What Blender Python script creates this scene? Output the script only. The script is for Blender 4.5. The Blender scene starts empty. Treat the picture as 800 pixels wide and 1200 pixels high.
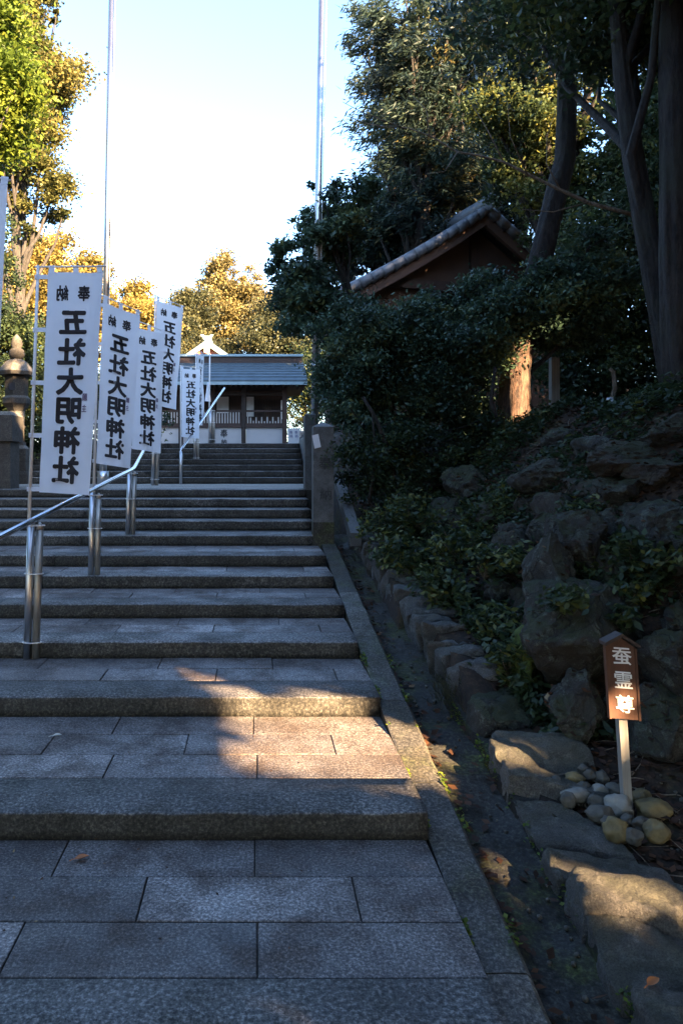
import bpy, bmesh, math, random
import numpy as np
from mathutils import Vector, Matrix, noise

SC = bpy.context.scene
COL = SC.collection
R = math.radians
rng = np.random.default_rng(11)
random.seed(5)

# ------------------------------------------------------------------ camera, sky, sun, exposure
F, VX, VY, EYE = 867.0, 300.0, 545.0, 1.62          # focal length (px), vanishing point (px), eye height (m)
cam = bpy.data.cameras.new('camera')
camo = bpy.data.objects.new('camera', cam); COL.objects.link(camo)
camo.location = (0, 0, EYE); camo.rotation_euler = (math.pi / 2, 0, 0)
cam.sensor_width = 36; cam.lens = 36 * F / 1200
cam.shift_x = 100 / 1200; cam.shift_y = -55 / 1200
cam.clip_start = .05; cam.clip_end = 2000
SC.camera = camo

SUN_EL, SUN_ROT = R(23), math.atan2(.6, -.8)
SUN = np.array([math.sin(SUN_ROT) * math.cos(SUN_EL), math.cos(SUN_ROT) * math.cos(SUN_EL), math.sin(SUN_EL)])
w = bpy.data.worlds.new('World'); SC.world = w; w.use_nodes = True
nt = w.node_tree
sky = nt.nodes.new('ShaderNodeTexSky'); sky.sky_type = 'NISHITA'; sky.sun_disc = False
sky.sun_elevation = SUN_EL; sky.sun_rotation = SUN_ROT; sky.air_density = 1.0; sky.dust_density = .9; sky.ozone_density = 3.6
nt.links.new(sky.outputs[0], nt.nodes['Background'].inputs[0])
nt.nodes['Background'].inputs[1].default_value = .066
sl = bpy.data.lights.new('sun', 'SUN'); sl.energy = 5.0; sl.angle = R(.5); sl.color = (1, .68, .38)
slo = bpy.data.objects.new('sun', sl); COL.objects.link(slo); slo.location = (10, -14, 12)
slo.rotation_euler = Vector(SUN).to_track_quat('Z', 'Y').to_euler()
vs = SC.view_settings
vs.view_transform = 'Standard'; vs.look = 'None'; vs.gamma = 1; vs.use_curve_mapping = False; vs.exposure = 3.85
SC.cycles.max_bounces = 8; SC.cycles.diffuse_bounces = 4; SC.cycles.transmission_bounces = 4
SC.cycles.use_denoising = True


def P(px, py, Y):
    return np.array([(px - VX) / F * Y, Y, EYE - (py - VY) / F * Y])


# ------------------------------------------------------------------ materials
def nmat(name):
    m = bpy.data.materials.new(name); m.use_nodes = True
    n = m.node_tree.nodes; l = m.node_tree.links
    b = n['Principled BSDF']
    return m, n, l, b


def nz(n, l, vec, scale, detail=4, rough=.6):
    t = n.new('ShaderNodeTexNoise'); t.inputs['Scale'].default_value = scale
    t.inputs['Detail'].default_value = detail; t.inputs['Roughness'].default_value = rough
    if vec is not None: l.new(vec, t.inputs['Vector'])
    return t.outputs['Fac']


def ramp(n, l, fac, stops):
    r = n.new('ShaderNodeValToRGB')
    e = r.color_ramp.elements
    while len(e) < len(stops): e.new(.5)
    for i, (p, c) in enumerate(stops):
        e[i].position = p; e[i].color = (*c, 1) if len(c) == 3 else c
    l.new(fac, r.inputs['Fac'])
    return r.outputs['Color']


def mix(n, l, fac, a, b, mode='MIX'):
    m = n.new('ShaderNodeMix'); m.data_type = 'RGBA'; m.blend_type = mode
    for s, v in ((0, fac), (6, a), (7, b)):
        if isinstance(v, (int, float)): m.inputs[s].default_value = v
        elif isinstance(v, tuple): m.inputs[s].default_value = (*v, 1)
        else: l.new(v, m.inputs[s])
    return m.outputs[2]


def mth(n, l, op, a, b=0.0, c=0.0):
    m = n.new('ShaderNodeMath'); m.operation = op
    for i, v in enumerate((a, b, c)):
        if isinstance(v, (int, float)): m.inputs[i].default_value = v
        else: l.new(v, m.inputs[i])
    return m.outputs[0]


def bump(n, l, b, h, strength=.3, dist=.01):
    u = n.new('ShaderNodeBump'); u.inputs['Strength'].default_value = strength; u.inputs['Distance'].default_value = dist
    l.new(h, u.inputs['Height']); l.new(u.outputs[0], b.inputs['Normal'])


def geo(n):
    g = n.new('ShaderNodeNewGeometry'); return g


def plain(name, col, rough=.6, metal=0.0, var=.15, scale=6, bmp=0.0, bscale=60):
    m, n, l, b = nmat(name)
    g = geo(n)
    f = nz(n, l, g.outputs['Position'], scale, 5)
    lo = tuple(c * (1 - var) for c in col); hi = tuple(min(1, c * (1 + var)) for c in col)
    l.new(ramp(n, l, f, [(.3, lo), (.7, hi)]), b.inputs['Base Color'])
    b.inputs['Roughness'].default_value = rough; b.inputs['Metallic'].default_value = metal
    if bmp: bump(n, l, b, nz(n, l, g.outputs['Position'], bscale, 4), bmp, .01)
    return m


def granite(name, dark, light, speck=130, speckamt=.5, rough=(.45, .8), stain=(.05, .042, .03), stainamt=.6, moss=None, bmp=.25):
    m, n, l, b = nmat(name)
    g = geo(n); pos = g.outputs['Position']
    oi = n.new('ShaderNodeObjectInfo')
    big = nz(n, l, pos, 1.7, 5, .65)
    c = ramp(n, l, big, [(.3, dark), (.7, light)])
    sp = nz(n, l, pos, speck, 2, .8)
    spc = ramp(n, l, sp, [(.38, (.28, .28, .29)), (.5, (.92, .92, .92)), (.56, (1.15, 1.15, 1.15)), (.63, (2.3, 2.3, 2.3))])
    rnd = mth(n, l, 'MULTIPLY_ADD', oi.outputs['Random'], .75, .62)
    cmb = n.new('ShaderNodeCombineColor')
    for i in range(3): l.new(rnd, cmb.inputs[i])
    c = mix(n, l, 1.0, c, cmb.outputs[0], 'MULTIPLY')
    st = nz(n, l, pos, 3.2, 8, .72)
    sf = mth(n, l, 'MULTIPLY', ramp(n, l, st, [(.46, (0, 0, 0)), (.62, (1, 1, 1))]), stainamt)
    c = mix(n, l, sf, c, stain)
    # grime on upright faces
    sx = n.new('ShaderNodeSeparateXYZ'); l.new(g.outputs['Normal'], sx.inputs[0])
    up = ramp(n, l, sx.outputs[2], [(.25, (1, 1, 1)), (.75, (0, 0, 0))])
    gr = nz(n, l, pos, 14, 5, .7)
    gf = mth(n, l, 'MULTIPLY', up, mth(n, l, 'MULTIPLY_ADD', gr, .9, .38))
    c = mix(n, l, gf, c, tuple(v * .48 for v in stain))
    if moss:
        ms = nz(n, l, pos, 2.3, 8, .7)
        mf = mth(n, l, 'MULTIPLY', ramp(n, l, ms, [(.5, (0, 0, 0)), (.62, (1, 1, 1))]), moss[1])
        c = mix(n, l, mf, c, moss[0])
    c = mix(n, l, speckamt, c, spc, 'MULTIPLY')
    l.new(c, b.inputs['Base Color'])
    rr = ramp(n, l, st, [(.35, (rough[0],) * 3), (.65, (rough[1],) * 3)])
    l.new(rr, b.inputs['Roughness'])
    b.inputs['Specular IOR Level'].default_value = .4
    bump(n, l, b, mth(n, l, 'ADD', nz(n, l, pos, speck * .7, 3, .7), mth(n, l, 'MULTIPLY', nz(n, l, pos, 22, 4), 1.5)), bmp, .004)
    return m


def rock_mat(name, base, lichen, moss, lamt=.6, mamt=.6, crack=.75):
    m, n, l, b = nmat(name)
    g = geo(n); pos = g.outputs['Position']
    f = nz(n, l, pos, 5, 8, .7)
    c = ramp(n, l, f, [(.25, tuple(v * .4 for v in base)), (.5, base), (.75, tuple(min(1, v * 1.6) for v in base))])
    li = nz(n, l, pos, 11, 9, .82)
    c = mix(n, l, mth(n, l, 'MULTIPLY', ramp(n, l, li, [(.53, (0, 0, 0)), (.57, (1, 1, 1))]), lamt), c, lichen)
    sx = n.new('ShaderNodeSeparateXYZ'); l.new(g.outputs['Normal'], sx.inputs[0])
    up = ramp(n, l, sx.outputs[2], [(.2, (0, 0, 0)), (.8, (1, 1, 1))])
    mo = ramp(n, l, nz(n, l, pos, 3.5, 7, .7), [(.40, (0, 0, 0)), (.54, (1, 1, 1))])
    c = mix(n, l, mth(n, l, 'MULTIPLY', mth(n, l, 'MULTIPLY', up, mo), mamt), c, moss)
    va = n.new('ShaderNodeVectorMath'); va.operation = 'MULTIPLY_ADD'; va.inputs[1].default_value = (.35, .35, .35)
    nt_ = n.new('ShaderNodeTexNoise'); nt_.inputs['Scale'].default_value = 4; nt_.inputs['Detail'].default_value = 5; l.new(pos, nt_.inputs['Vector'])
    l.new(nt_.outputs['Color'], va.inputs[0]); l.new(pos, va.inputs[2])
    vo = n.new('ShaderNodeTexVoronoi'); vo.feature = 'DISTANCE_TO_EDGE'; vo.inputs['Scale'].default_value = 4.5; l.new(va.outputs[0], vo.inputs['Vector'])
    cr = ramp(n, l, vo.outputs['Distance'], [(0, (0, 0, 0)), (.035, (1, 1, 1))])
    c = mix(n, l, mth(n, l, 'MULTIPLY', mth(n, l, 'SUBTRACT', 1.0, cr), crack), c, tuple(v * .3 for v in base))
    gn = ramp(n, l, nz(n, l, pos, 150, 3, .8), [(.35, (.45, .45, .45)), (.5, (1, 1, 1)), (.68, (1.6, 1.6, 1.6))])
    c = mix(n, l, .8, c, gn, 'MULTIPLY')
    l.new(c, b.inputs['Base Color']); b.inputs['Roughness'].default_value = .85
    hh = mth(n, l, 'ADD', nz(n, l, pos, 12, 10, .78), mth(n, l, 'MULTIPLY', nz(n, l, pos, 60, 5, .75), .5))
    bump(n, l, b, mth(n, l, 'ADD', hh, mth(n, l, 'MULTIPLY', cr, .5 * crack)), 1.0, .045)
    return m


def leaf_mat(name, stops, trans=.35, rough=.45):
    m, n, l, b = nmat(name)
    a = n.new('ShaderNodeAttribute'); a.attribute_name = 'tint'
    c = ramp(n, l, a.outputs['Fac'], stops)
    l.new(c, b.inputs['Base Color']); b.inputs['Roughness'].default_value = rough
    b.inputs['Specular IOR Level'].default_value = .3
    t = n.new('ShaderNodeBsdfTranslucent'); l.new(c, t.inputs['Color'])
    mx = n.new('ShaderNodeMixShader'); mx.inputs[0].default_value = trans
    l.new(b.outputs[0], mx.inputs[1]); l.new(t.outputs[0], mx.inputs[2])
    l.new(mx.outputs[0], n['Material Output'].inputs['Surface'])
    return m


def bark_mat(name, c0, c1, moss=None):
    m, n, l, b = nmat(name)
    g = geo(n)
    mp = n.new('ShaderNodeMapping'); mp.inputs['Scale'].default_value = (1, 1, .26); l.new(g.outputs['Position'], mp.inputs[0])
    f = nz(n, l, mp.outputs[0], 26, 7, .7)
    c = ramp(n, l, f, [(.4, c0), (.62, c1)])
    if moss:
        c = mix(n, l, ramp(n, l, nz(n, l, g.outputs['Position'], 3, 6), [(.5, (0, 0, 0)), (.65, (.6, .6, .6))]), c, moss)
    l.new(c, b.inputs['Base Color']); b.inputs['Roughness'].default_value = .9
    bump(n, l, b, f, 1, .04)
    return m


def wood_mat(name, c0, c1, rough=.7, sc=(30, 30, 3)):
    m, n, l, b = nmat(name)
    tc = n.new('ShaderNodeTexCoord')
    mp = n.new('ShaderNodeMapping'); mp.inputs['Scale'].default_value = sc; l.new(tc.outputs['Object'], mp.inputs[0])
    f = nz(n, l, mp.outputs[0], 1.6, 6, .7)
    l.new(ramp(n, l, f, [(.3, c0), (.7, c1)]), b.inputs['Base Color']); b.inputs['Roughness'].default_value = rough
    bump(n, l, b, f, .3, .003)
    return m


def cloth_mat(name, col):
    m, n, l, b = nmat(name)
    g = geo(n)
    f = nz(n, l, g.outputs['Position'], 5, 4)
    c = ramp(n, l, f, [(.3, tuple(v * .93 for v in col)), (.7, col)])
    l.new(c, b.inputs['Base Color']); b.inputs['Roughness'].default_value = .85
    t = n.new('ShaderNodeBsdfTranslucent'); l.new(c, t.inputs['Color'])
    mx = n.new('ShaderNodeMixShader'); mx.inputs[0].default_value = .55
    l.new(b.outputs[0], mx.inputs[1]); l.new(t.outputs[0], mx.inputs[2]); l.new(mx.outputs[0], n['Material Output'].inputs['Surface'])
    return m


MOSS = (.05, .06, .012)
M = dict(
    tile=granite('paving_granite', (.076, .063, .058), (.255, .228, .21), 85, .85, (.42, .75), (.066, .046, .035), .8),
    nose=granite('step_granite', (.08, .073, .068), (.21, .197, .18), 60, .95, (.55, .85), (.046, .041, .029), .6),
    kerb=granite('kerb_granite', (.04, .037, .032), (.10, .093, .08), 70, .8, (.6, .9), (.05, .042, .026), .7, (MOSS, .5)),
    bed=granite('mortar_bed', (.04, .036, .03), (.07, .065, .055), 60, .3, (.8, .95), (.03, .028, .018), .5),
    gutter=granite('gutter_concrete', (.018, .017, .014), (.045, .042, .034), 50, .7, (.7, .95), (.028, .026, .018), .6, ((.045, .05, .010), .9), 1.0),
    wall=rock_mat('wall_stone', (.11, .108, .106), (.25, .26, .245), (.045, .055, .014), .5, .25, .1),
    edge=rock_mat('edging_stone', (.12, .108, .094), (.24, .225, .19), (.04, .043, .013), .5, .5, .0),
    rock=rock_mat('bank_rock', (.042, .037, .029), (.13, .15, .115), (.036, .044, .012), .7, .9),
    rockbrown=rock_mat('brown_rock', (.048, .035, .024), (.10, .105, .078), (.036, .042, .012), .5, .9),
    pebble=plain('pale_pebble', (.19, .178, .15), .7, 0, .35, 18, .2, 80),
    pebbley=plain('ochre_pebble', (.135, .098, .038), .7, 0, .45, 18, .2, 80),
    pebbled=plain('grey_pebble', (.075, .067, .052), .75, 0, .4, 18, .2, 80),
    pillar=granite('pillar_granite', (.12, .122, .12), (.20, .204, .20), 120, .5, (.6, .85), (.12, .12, .11), .4),
    lantern=granite('lantern_stone', (.07, .064, .055), (.17, .16, .135), 60, .5, (.75, .95), (.075, .064, .05), .6),
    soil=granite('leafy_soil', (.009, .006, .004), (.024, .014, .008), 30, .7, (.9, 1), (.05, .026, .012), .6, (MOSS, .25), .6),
    gravel=granite('pale_gravel', (.22, .2, .17), (.32, .3, .26), 40, .6, (.9, 1), (.2, .18, .15), .3),
    steel=plain('brushed_steel', (.55, .55, .56), .32, 1, .1, 3),
    railm=plain('rail_steel', (.62, .62, .64), .22, 1, .06, 3),
    pipe=plain('flag_socket_pipe', (.34, .32, .28), .4, .7, .25, 5),
    baluster=plain('pale_baluster_paint', (.40, .39, .38), .6, 0, .1, 5),
    white=plain('white_paint', (.78, .78, .77), .5, 0, .05, 3),
    polew=plain('white_plastic_pole', (.74, .74, .72), .4, 0, .05, 3),
    cloth=cloth_mat('white_cloth', (.87, .89, .94)),
    ink=plain('black_ink', (.012, .012, .016), .7, 0, .1, 8),
    inkp=plain('violet_ink', (.10, .06, .14), .7, 0, .1, 8),
    inkb=plain('blue_ink', (.12, .16, .34), .7, 0, .1, 8),
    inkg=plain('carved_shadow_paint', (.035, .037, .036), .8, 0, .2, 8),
    wpaint=plain('white_lettering', (.8, .8, .78), .6, 0, .05, 8),
    sign=wood_mat('red_brown_board', (.06, .024, .013), (.11, .045, .023)),
    signroof=wood_mat('dark_board', (.028, .02, .017), (.06, .042, .034)),
    post=wood_mat('weathered_post', (.15, .145, .135), (.26, .25, .23), .8, (40, 40, 2)),
    darkwood=wood_mat('dark_shrine_timber', (.012, .008, .007), (.03, .018, .014), .7, (8, 8, 1.5)),
    redwood=wood_mat('red_brown_timber', (.022, .011, .008), (.05, .024, .017), .6, (8, 8, 1.5)),
    orange=wood_mat('vermilion_timber', (.30, .07, .03), (.45, .13, .05), .6, (6, 6, 1.5)),
    plaster=plain('white_plaster', (.40, .40, .41), .8, 0, .07, 2),
    copper=plain('weathered_copper', (.055, .082, .10), .6, .1, .3, 3, .2, 10),
    copperl=plain('pale_copper_cap', (.22, .31, .35), .45, .3, .15, 3),
    verdi=plain('verdigris_trim', (.26, .40, .34), .6, 0, .15, 3),
    paper=plain('window_paper', (.62, .64, .66), .35, 0, .08, 3),
    rtile=plain('grey_roof_tile', (.11, .118, .13), .42, 0, .4, 3, .2, 30),
    clay=plain('brown_clay_wall', (.085, .048, .033), .85, 0, .2, 2, .2, 30),
    bark=bark_mat('cedar_bark', (.007, .005, .004), (.036, .028, .022), (.026, .027, .014)),
    barklit=bark_mat('sunlit_red_bark', (.016, .009, .006), (.12, .066, .044)),  # redder bark colour standing in for sunlight on the cedar's foot
    barkg=bark_mat('grey_bark', (.022, .019, .016), (.065, .057, .048)),
    twig=bark_mat('twig_bark', (.11, .085, .06), (.26, .20, .14)),
    lgreen=leaf_mat('evergreen_leaf', [(0, (.012, .022, .012)), (.4, (.03, .05, .024)), (.75, (.06, .085, .03)), (1, (.15, .15, .035))]),
    lblue=leaf_mat('glossy_shrub_leaf', [(0, (.012, .024, .017)), (.4, (.036, .068, .044)), (.75, (.075, .125, .07)), (1, (.15, .17, .06))], .25),
    lcon=leaf_mat('conifer_spray', [(0, (.012, .02, .018)), (.5, (.026, .045, .034)), (.82, (.05, .066, .034)), (1, (.15, .115, .035))], .25),
    lyel=leaf_mat('yellow_green_leaf', [(0, (.026, .036, .012)), (.4, (.062, .07, .021)), (.75, (.11, .105, .03)), (1, (.18, .15, .042))], .35),
    lbright=leaf_mat('fresh_green_leaf', [(0, (.04, .07, .012)), (.5, (.10, .15, .02)), (1, (.22, .24, .03))], .45),
    laut=leaf_mat('autumn_leaf', [(0, (.07, .06, .02)), (.4, (.15, .118, .032)), (.8, (.235, .175, .046)), (1, (.29, .23, .065))], .35),
    lfar=leaf_mat('far_autumn_leaf', [(0, (.052, .048, .021)), (.4, (.12, .098, .036)), (.8, (.20, .158, .056)), (1, (.26, .21, .078))], .3),
    lolive=leaf_mat('olive_leaf', [(0, (.022, .027, .015)), (.5, (.045, .05, .024)), (1, (.09, .085, .035))], .25),
    litter=leaf_mat('fallen_leaf', [(0, (.02, .010, .006)), (.5, (.05, .022, .010)), (.8, (.12, .05, .018)), (1, (.36, .27, .14))], .15, .7),
    leafo=plain('orange_leaf', (.40, .13, .035), .6, 0, .2, 30),
    leafw=plain('pale_leaf', (.55, .53, .46), .6, 0, .15, 30),
)


# ------------------------------------------------------------------ mesh helpers
def mesh(name, V, Fc, mat, smooth=False):
    me = bpy.data.meshes.new(name)
    me.from_pydata([tuple(map(float, v)) for v in V], [], Fc)
    if mat: me.materials.append(mat)
    if smooth: me.polygons.foreach_set('use_smooth', [True] * len(me.polygons))
    me.update()
    return me


def link(name, me, parent=None, loc=(0, 0, 0)):
    o = bpy.data.objects.new(name, me); COL.objects.link(o)
    o.location = tuple(map(float, loc))
    if parent: o.parent = parent
    return o


def tag(o, label=None, cat=None, group=None, kind=None):
    for k, v in (('label', label), ('category', cat), ('group', group), ('kind', kind)):
        if v: o[k] = v
    return o


def thing(name, label, cat, base, group=None, kind=None):
    o = bpy.data.objects.new(name, None); COL.objects.link(o); o.location = tuple(map(float, base))
    o.empty_display_size = .1
    return tag(o, label, cat, group, kind)


def part(name, VF, mat, parent, smooth=False, label=None, origin=None):
    """a child mesh given in world coordinates; origin = its own pivot in world coordinates"""
    V, Fc = VF
    V = np.asarray(V, float)
    acc = np.zeros(3); p = parent
    while p is not None:
        acc += np.array(p.location); p = p.parent
    o0 = acc if origin is None else np.asarray(origin, float)
    o = link(name, mesh(name, V - o0, Fc, mat, smooth), parent, o0 - acc)
    if label: o['label'] = label
    return o


def solo(name, VF, mat, base, label, cat, group=None, kind=None, smooth=False):
    V = np.asarray(VF[0], float) - np.asarray(base, float)
    return tag(link(name, mesh(name, V, VF[1], mat, smooth), None, base), label, cat, group, kind)


def box(x0, x1, y0, y1, z0, z1, ch=0.0):
    if ch <= 0:
        V = [(x, y, z) for z in (z0, z1) for y in (y0, y1) for x in (x0, x1)]
        return V, [(0, 2, 3, 1), (4, 5, 7, 6), (0, 1, 5, 4), (1, 3, 7, 5), (3, 2, 6, 7), (2, 0, 4, 6)]
    V = [(x0, y0, z0), (x1, y0, z0), (x1, y1, z0), (x0, y1, z0),
         (x0, y0, z1 - ch), (x1, y0, z1 - ch), (x1, y1, z1 - ch), (x0, y1, z1 - ch),
         (x0 + ch, y0 + ch, z1), (x1 - ch, y0 + ch, z1), (x1 - ch, y1 - ch, z1), (x0 + ch, y1 - ch, z1)]
    Fc = [(3, 2, 1, 0), (8, 9, 10, 11)]
    for a in (0, 4):
        for i in range(4): Fc.append((a + i, a + (i + 1) % 4, a + 4 + (i + 1) % 4, a + 4 + i))
    return V, Fc


def join(*vfs):
    V, Fc = [], []
    for v, f in vfs:
        k = len(V); V += [tuple(p) for p in v]; Fc += [tuple(i + k for i in q) for q in f]
    return V, Fc


def rotz(VF, c, a):
    ca, sa = math.cos(a), math.sin(a)
    V = [(c[0] + (x - c[0]) * ca - (y - c[1]) * sa, c[1] + (x - c[0]) * sa + (y - c[1]) * ca, z) for x, y, z in VF[0]]
    return V, VF[1]


def tube(pts, radii, n=10, rough=0.0, caps=True, ridge=0.0, sub=1):
    pts = np.asarray(pts, float)
    if sub > 1:
        radii = np.broadcast_to(np.asarray(radii, float), (len(pts),)); tt = np.linspace(0, len(pts) - 1, (len(pts) - 1) * sub + 1)
        pts = np.stack([np.interp(tt, np.arange(len(pts)), pts[:, i]) for i in range(3)], 1); radii = np.interp(tt, np.arange(len(radii)), radii)
    pts = np.asarray(pts, float); radii = np.broadcast_to(np.asarray(radii, float), (len(pts),))
    V, Fc = [], []
    T = np.gradient(pts, axis=0); T /= np.linalg.norm(T, axis=1)[:, None] + 1e-9
    ref = np.array([0, 0, 1.]) if abs(T[0][2]) < .9 else np.array([1., 0, 0])
    u = np.cross(T[0], ref); u /= np.linalg.norm(u)
    for i, (p, t, r) in enumerate(zip(pts, T, radii)):
        u = u - t * u.dot(t); u /= np.linalg.norm(u) + 1e-9
        v = np.cross(t, u)
        for k in range(n):
            a = 2 * math.pi * k / n
            rr = r * (1 + rough * (noise.noise(Vector((p[0] * 2 + math.cos(a) * 2, p[1] * 2 + math.sin(a) * 2, p[2] * .9))))) if rough else r
            if ridge: rr *= 1 + ridge * (noise.noise(Vector((math.cos(a) * 5 + p[0], math.sin(a) * 5, p[2] * .8))) + .7 * noise.noise(Vector((math.cos(a) * 11, math.sin(a) * 11 + 7, p[2] * 1.6))))
            V.append(p + (u * math.cos(a) + v * math.sin(a)) * rr)
    m = len(pts)
    for i in range(m - 1):
        for k in range(n):
            a, b = i * n + k, i * n + (k + 1) % n
            Fc.append((a, b, b + n, a + n))
    if caps:
        Fc.append(tuple(range(n - 1, -1, -1))); Fc.append(tuple((m - 1) * n + k for k in range(n)))
    return V, Fc


def lathe(c, prof, n=16, sq=0.0):
    """prof = [(radius, z)...] about the axis at c"""
    V, Fc = [], []
    for r, z in prof:
        for k in range(n):
            a = 2 * math.pi * (k + .5) / n
            V.append((c[0] + r * math.cos(a), c[1] + r * math.sin(a), z))
    for i in range(len(prof) - 1):
        for k in range(n):
            a, b = i * n + k, i * n + (k + 1) % n
            Fc.append((a, b, b + n, a + n))
    Fc.append(tuple(range(n - 1, -1, -1))); Fc.append(tuple((len(prof) - 1) * n + k for k in range(n)))
    return V, Fc


_ico = {}
def ico(sub):
    if sub not in _ico:
        bm = bmesh.new(); bmesh.ops.create_icosphere(bm, subdivisions=sub, radius=1)
        _ico[sub] = ([tuple(v.co) for v in bm.verts], [tuple(v.index for v in f.verts) for f in bm.faces]); bm.free()
    return _ico[sub]


def boulder(c, r, seed, sub=4, planes=9, nz_=.2, yaw=0.0, cut=(.5, .85), fine=.075):
    """an angular weathered rock: a sphere cut by random planes and roughened"""
    rs = np.random.default_rng(seed)
    V = np.array(ico(sub)[0]); Fc = ico(sub)[1]
    for _ in range(planes):
        d = rs.normal(size=3); d /= np.linalg.norm(d); t = rs.uniform(*cut)
        h = V @ d
        V = V - np.outer(np.maximum(h - t, 0), d)
    o = rs.uniform(-50, 50, 3)
    out = []
    for v in V:
        q = Vector(v * 1.3 + o)
        k = 1 + nz_ * noise.noise(q) + nz_ * .5 * noise.noise(q * 2.3) + fine * noise.noise(q * 6) - fine * .7 * abs(noise.noise(q * 4.1 + Vector((3, 1, 7)))) * 2 + fine * .5 * noise.noise(q * 15)
        out.append(v * k)
    V = np.array(out) * np.asarray(r)
    ca, sa = math.cos(yaw), math.sin(yaw)
    V = np.stack([V[:, 0] * ca - V[:, 1] * sa, V[:, 0] * sa + V[:, 1] * ca, V[:, 2]], 1) + np.asarray(c)
    return V, Fc


def cubestone(x0, x1, y0, y1, z0, z1, seed, cuts=7, amp=.03, power=6, facets=0):
    """a squared rough stone"""
    V, Fc = [], []
    n = cuts + 1; idx = {}
    def vid(i, j, k):
        if (i, j, k) not in idx:
            idx[(i, j, k)] = len(V)
            p = np.array([i, j, k], float) / n * 2 - 1
            q = p / (np.sum(np.abs(p) ** power) ** (1 / power))
            V.append(q)
        return idx[(i, j, k)]
    for a in range(n):
        for b in range(n):
            Fc.append((vid(a, b, 0), vid(a, b + 1, 0), vid(a + 1, b + 1, 0), vid(a + 1, b, 0)))
            Fc.append((vid(a, b, n), vid(a + 1, b, n), vid(a + 1, b + 1, n), vid(a, b + 1, n)))
            Fc.append((vid(a, 0, b), vid(a + 1, 0, b), vid(a + 1, 0, b + 1), vid(a, 0, b + 1)))
            Fc.append((vid(a, n, b), vid(a, n, b + 1), vid(a + 1, n, b + 1), vid(a + 1, n, b)))
            Fc.append((vid(0, a, b), vid(0, a, b + 1), vid(0, a + 1, b + 1), vid(0, a + 1, b)))
            Fc.append((vid(n, a, b), vid(n, a + 1, b), vid(n, a + 1, b + 1), vid(n, a, b + 1)))
    V = np.array(V)
    rs = np.random.default_rng(seed + 900)
    for _ in range(facets):
        d = rs.normal(size=3); d /= np.linalg.norm(d); t = rs.uniform(.85, 1.25)
        V = V - np.outer(np.maximum(V @ d - t, 0), d)
    c = np.array([(x0 + x1) / 2, (y0 + y1) / 2, (z0 + z1) / 2]); h = np.array([x1 - x0, y1 - y0, z1 - z0]) / 2
    V = c + V * h
    o = Vector((seed * 7.13, seed * 3.7, seed * 1.9))
    V = np.array([v + amp * np.array(noise.noise_vector(Vector(v) * 3.2 + o)) + amp * .5 * np.array(noise.noise_vector(Vector(v) * 9 + o))
                  + amp * .34 * np.array(noise.noise_vector(Vector(v) * 24 + o)) + amp * .16 * np.array(noise.noise_vector(Vector(v) * 55 + o)) for v in V])
    return V, Fc


# ------------------------------------------------------------------ spots to be sunlit: leaves along their sun rays are cut away
def G(px, py, Y, r, keep=0.0):
    return (P(px, py, Y), r, keep)


GAPS = [
    G(250, 822, 4.4, .05, .5), G(300, 822, 4.4, .07, .1), G(355, 820, 4.4, .07, .1), G(410, 818, 4.42, .06, .15),
    G(310, 850, 4.25, .09), G(360, 852, 4.25, .10), G(420, 850, 4.25, .09), G(320, 872, 4.0, .09), G(380, 880, 3.9, .10), G(430, 885, 3.9, .09),
    G(345, 895, 3.75, .08), G(300, 890, 3.8, .06), G(400, 900, 3.72, .08), G(440, 905, 3.68, .05, .3), G(230, 870, 4.0, .06, .4), G(250, 895, 3.75, .05, .4),
    G(350, 790, 4.85, .04), G(250, 795, 4.75, .05), G(180, 790, 4.8, .04, .4),
    G(487, 872, 4.2, .07), G(503, 905, 3.88, .06), G(512, 930, 3.65, .035),
    G(585, 880, 3.93, .047, .15), G(605, 886, 3.86, .044, .15),
    G(760, 945, 3.38, .04, .35), G(715, 970, 3.24, .04, .3), G(745, 960, 3.3, .04, .4),
    G(695, 1035, 2.88, .055), G(725, 1045, 2.82, .06), G(750, 1050, 2.79, .045),
    G(765, 1085, 2.62, .035), G(745, 1070, 2.68, .03),
    G(340, 1032, 2.88, .05, .35), G(480, 1035, 2.86, .05, .4), G(430, 995, 3.12, .05, .3), G(490, 1000, 3.08, .05, .3),
    G(250, 1128, 2.41, .05, .5), G(130, 1045, 2.8, .047, .5), G(265, 1172, 2.24, .05, .5), G(340, 1165, 2.27, .05, .5),
    (P(560, 140, 13), .4, .2), (P(620, 80, 13), .5, .2), (P(480, 30, 15), .6, .2), (P(610, 95, 14), 1.25, .35), (P(490, 110, 17), 1.8, .45), (P(640, 60, 14), 1.3, .35), (P(760, 60, 9.5), .8, .45), (P(700, 335, 10.3), .25, .1), (P(740, 400, 10), .2, .2), (P(660, 290, 9), .2, .3), (P(560, 355, 8.5), .12, .4),
    (np.array([3.12, 8.7, 2.25]), .11, 0), (np.array([3.14, 8.7, 2.5]), .12, 0), (np.array([3.16, 8.7, 2.8]), .12, 0), (np.array([3.2, 8.7, 3.05]), .08, 0),
    (P(24, 492, 11.3), .16, 0),
    (P(700, 330, 10.5), .1, 0), (P(735, 330, 10.5), .12, .2), (P(690, 410, 10), .12, 0),
    (P(640, 120, 13), .5, .25), (P(560, 190, 13), .35, .3), (P(430, 35, 15), .7, .2), (P(450, 10, 15), .5, .2),
    (P(740, 60, 9), .3, .3), (P(790, 100, 9), .3, .3), (P(645, 175, 13.5), .4, .3), (P(420, 250, 12), .25, .4), (P(455, 290, 12), .3, .4),
]


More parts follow.
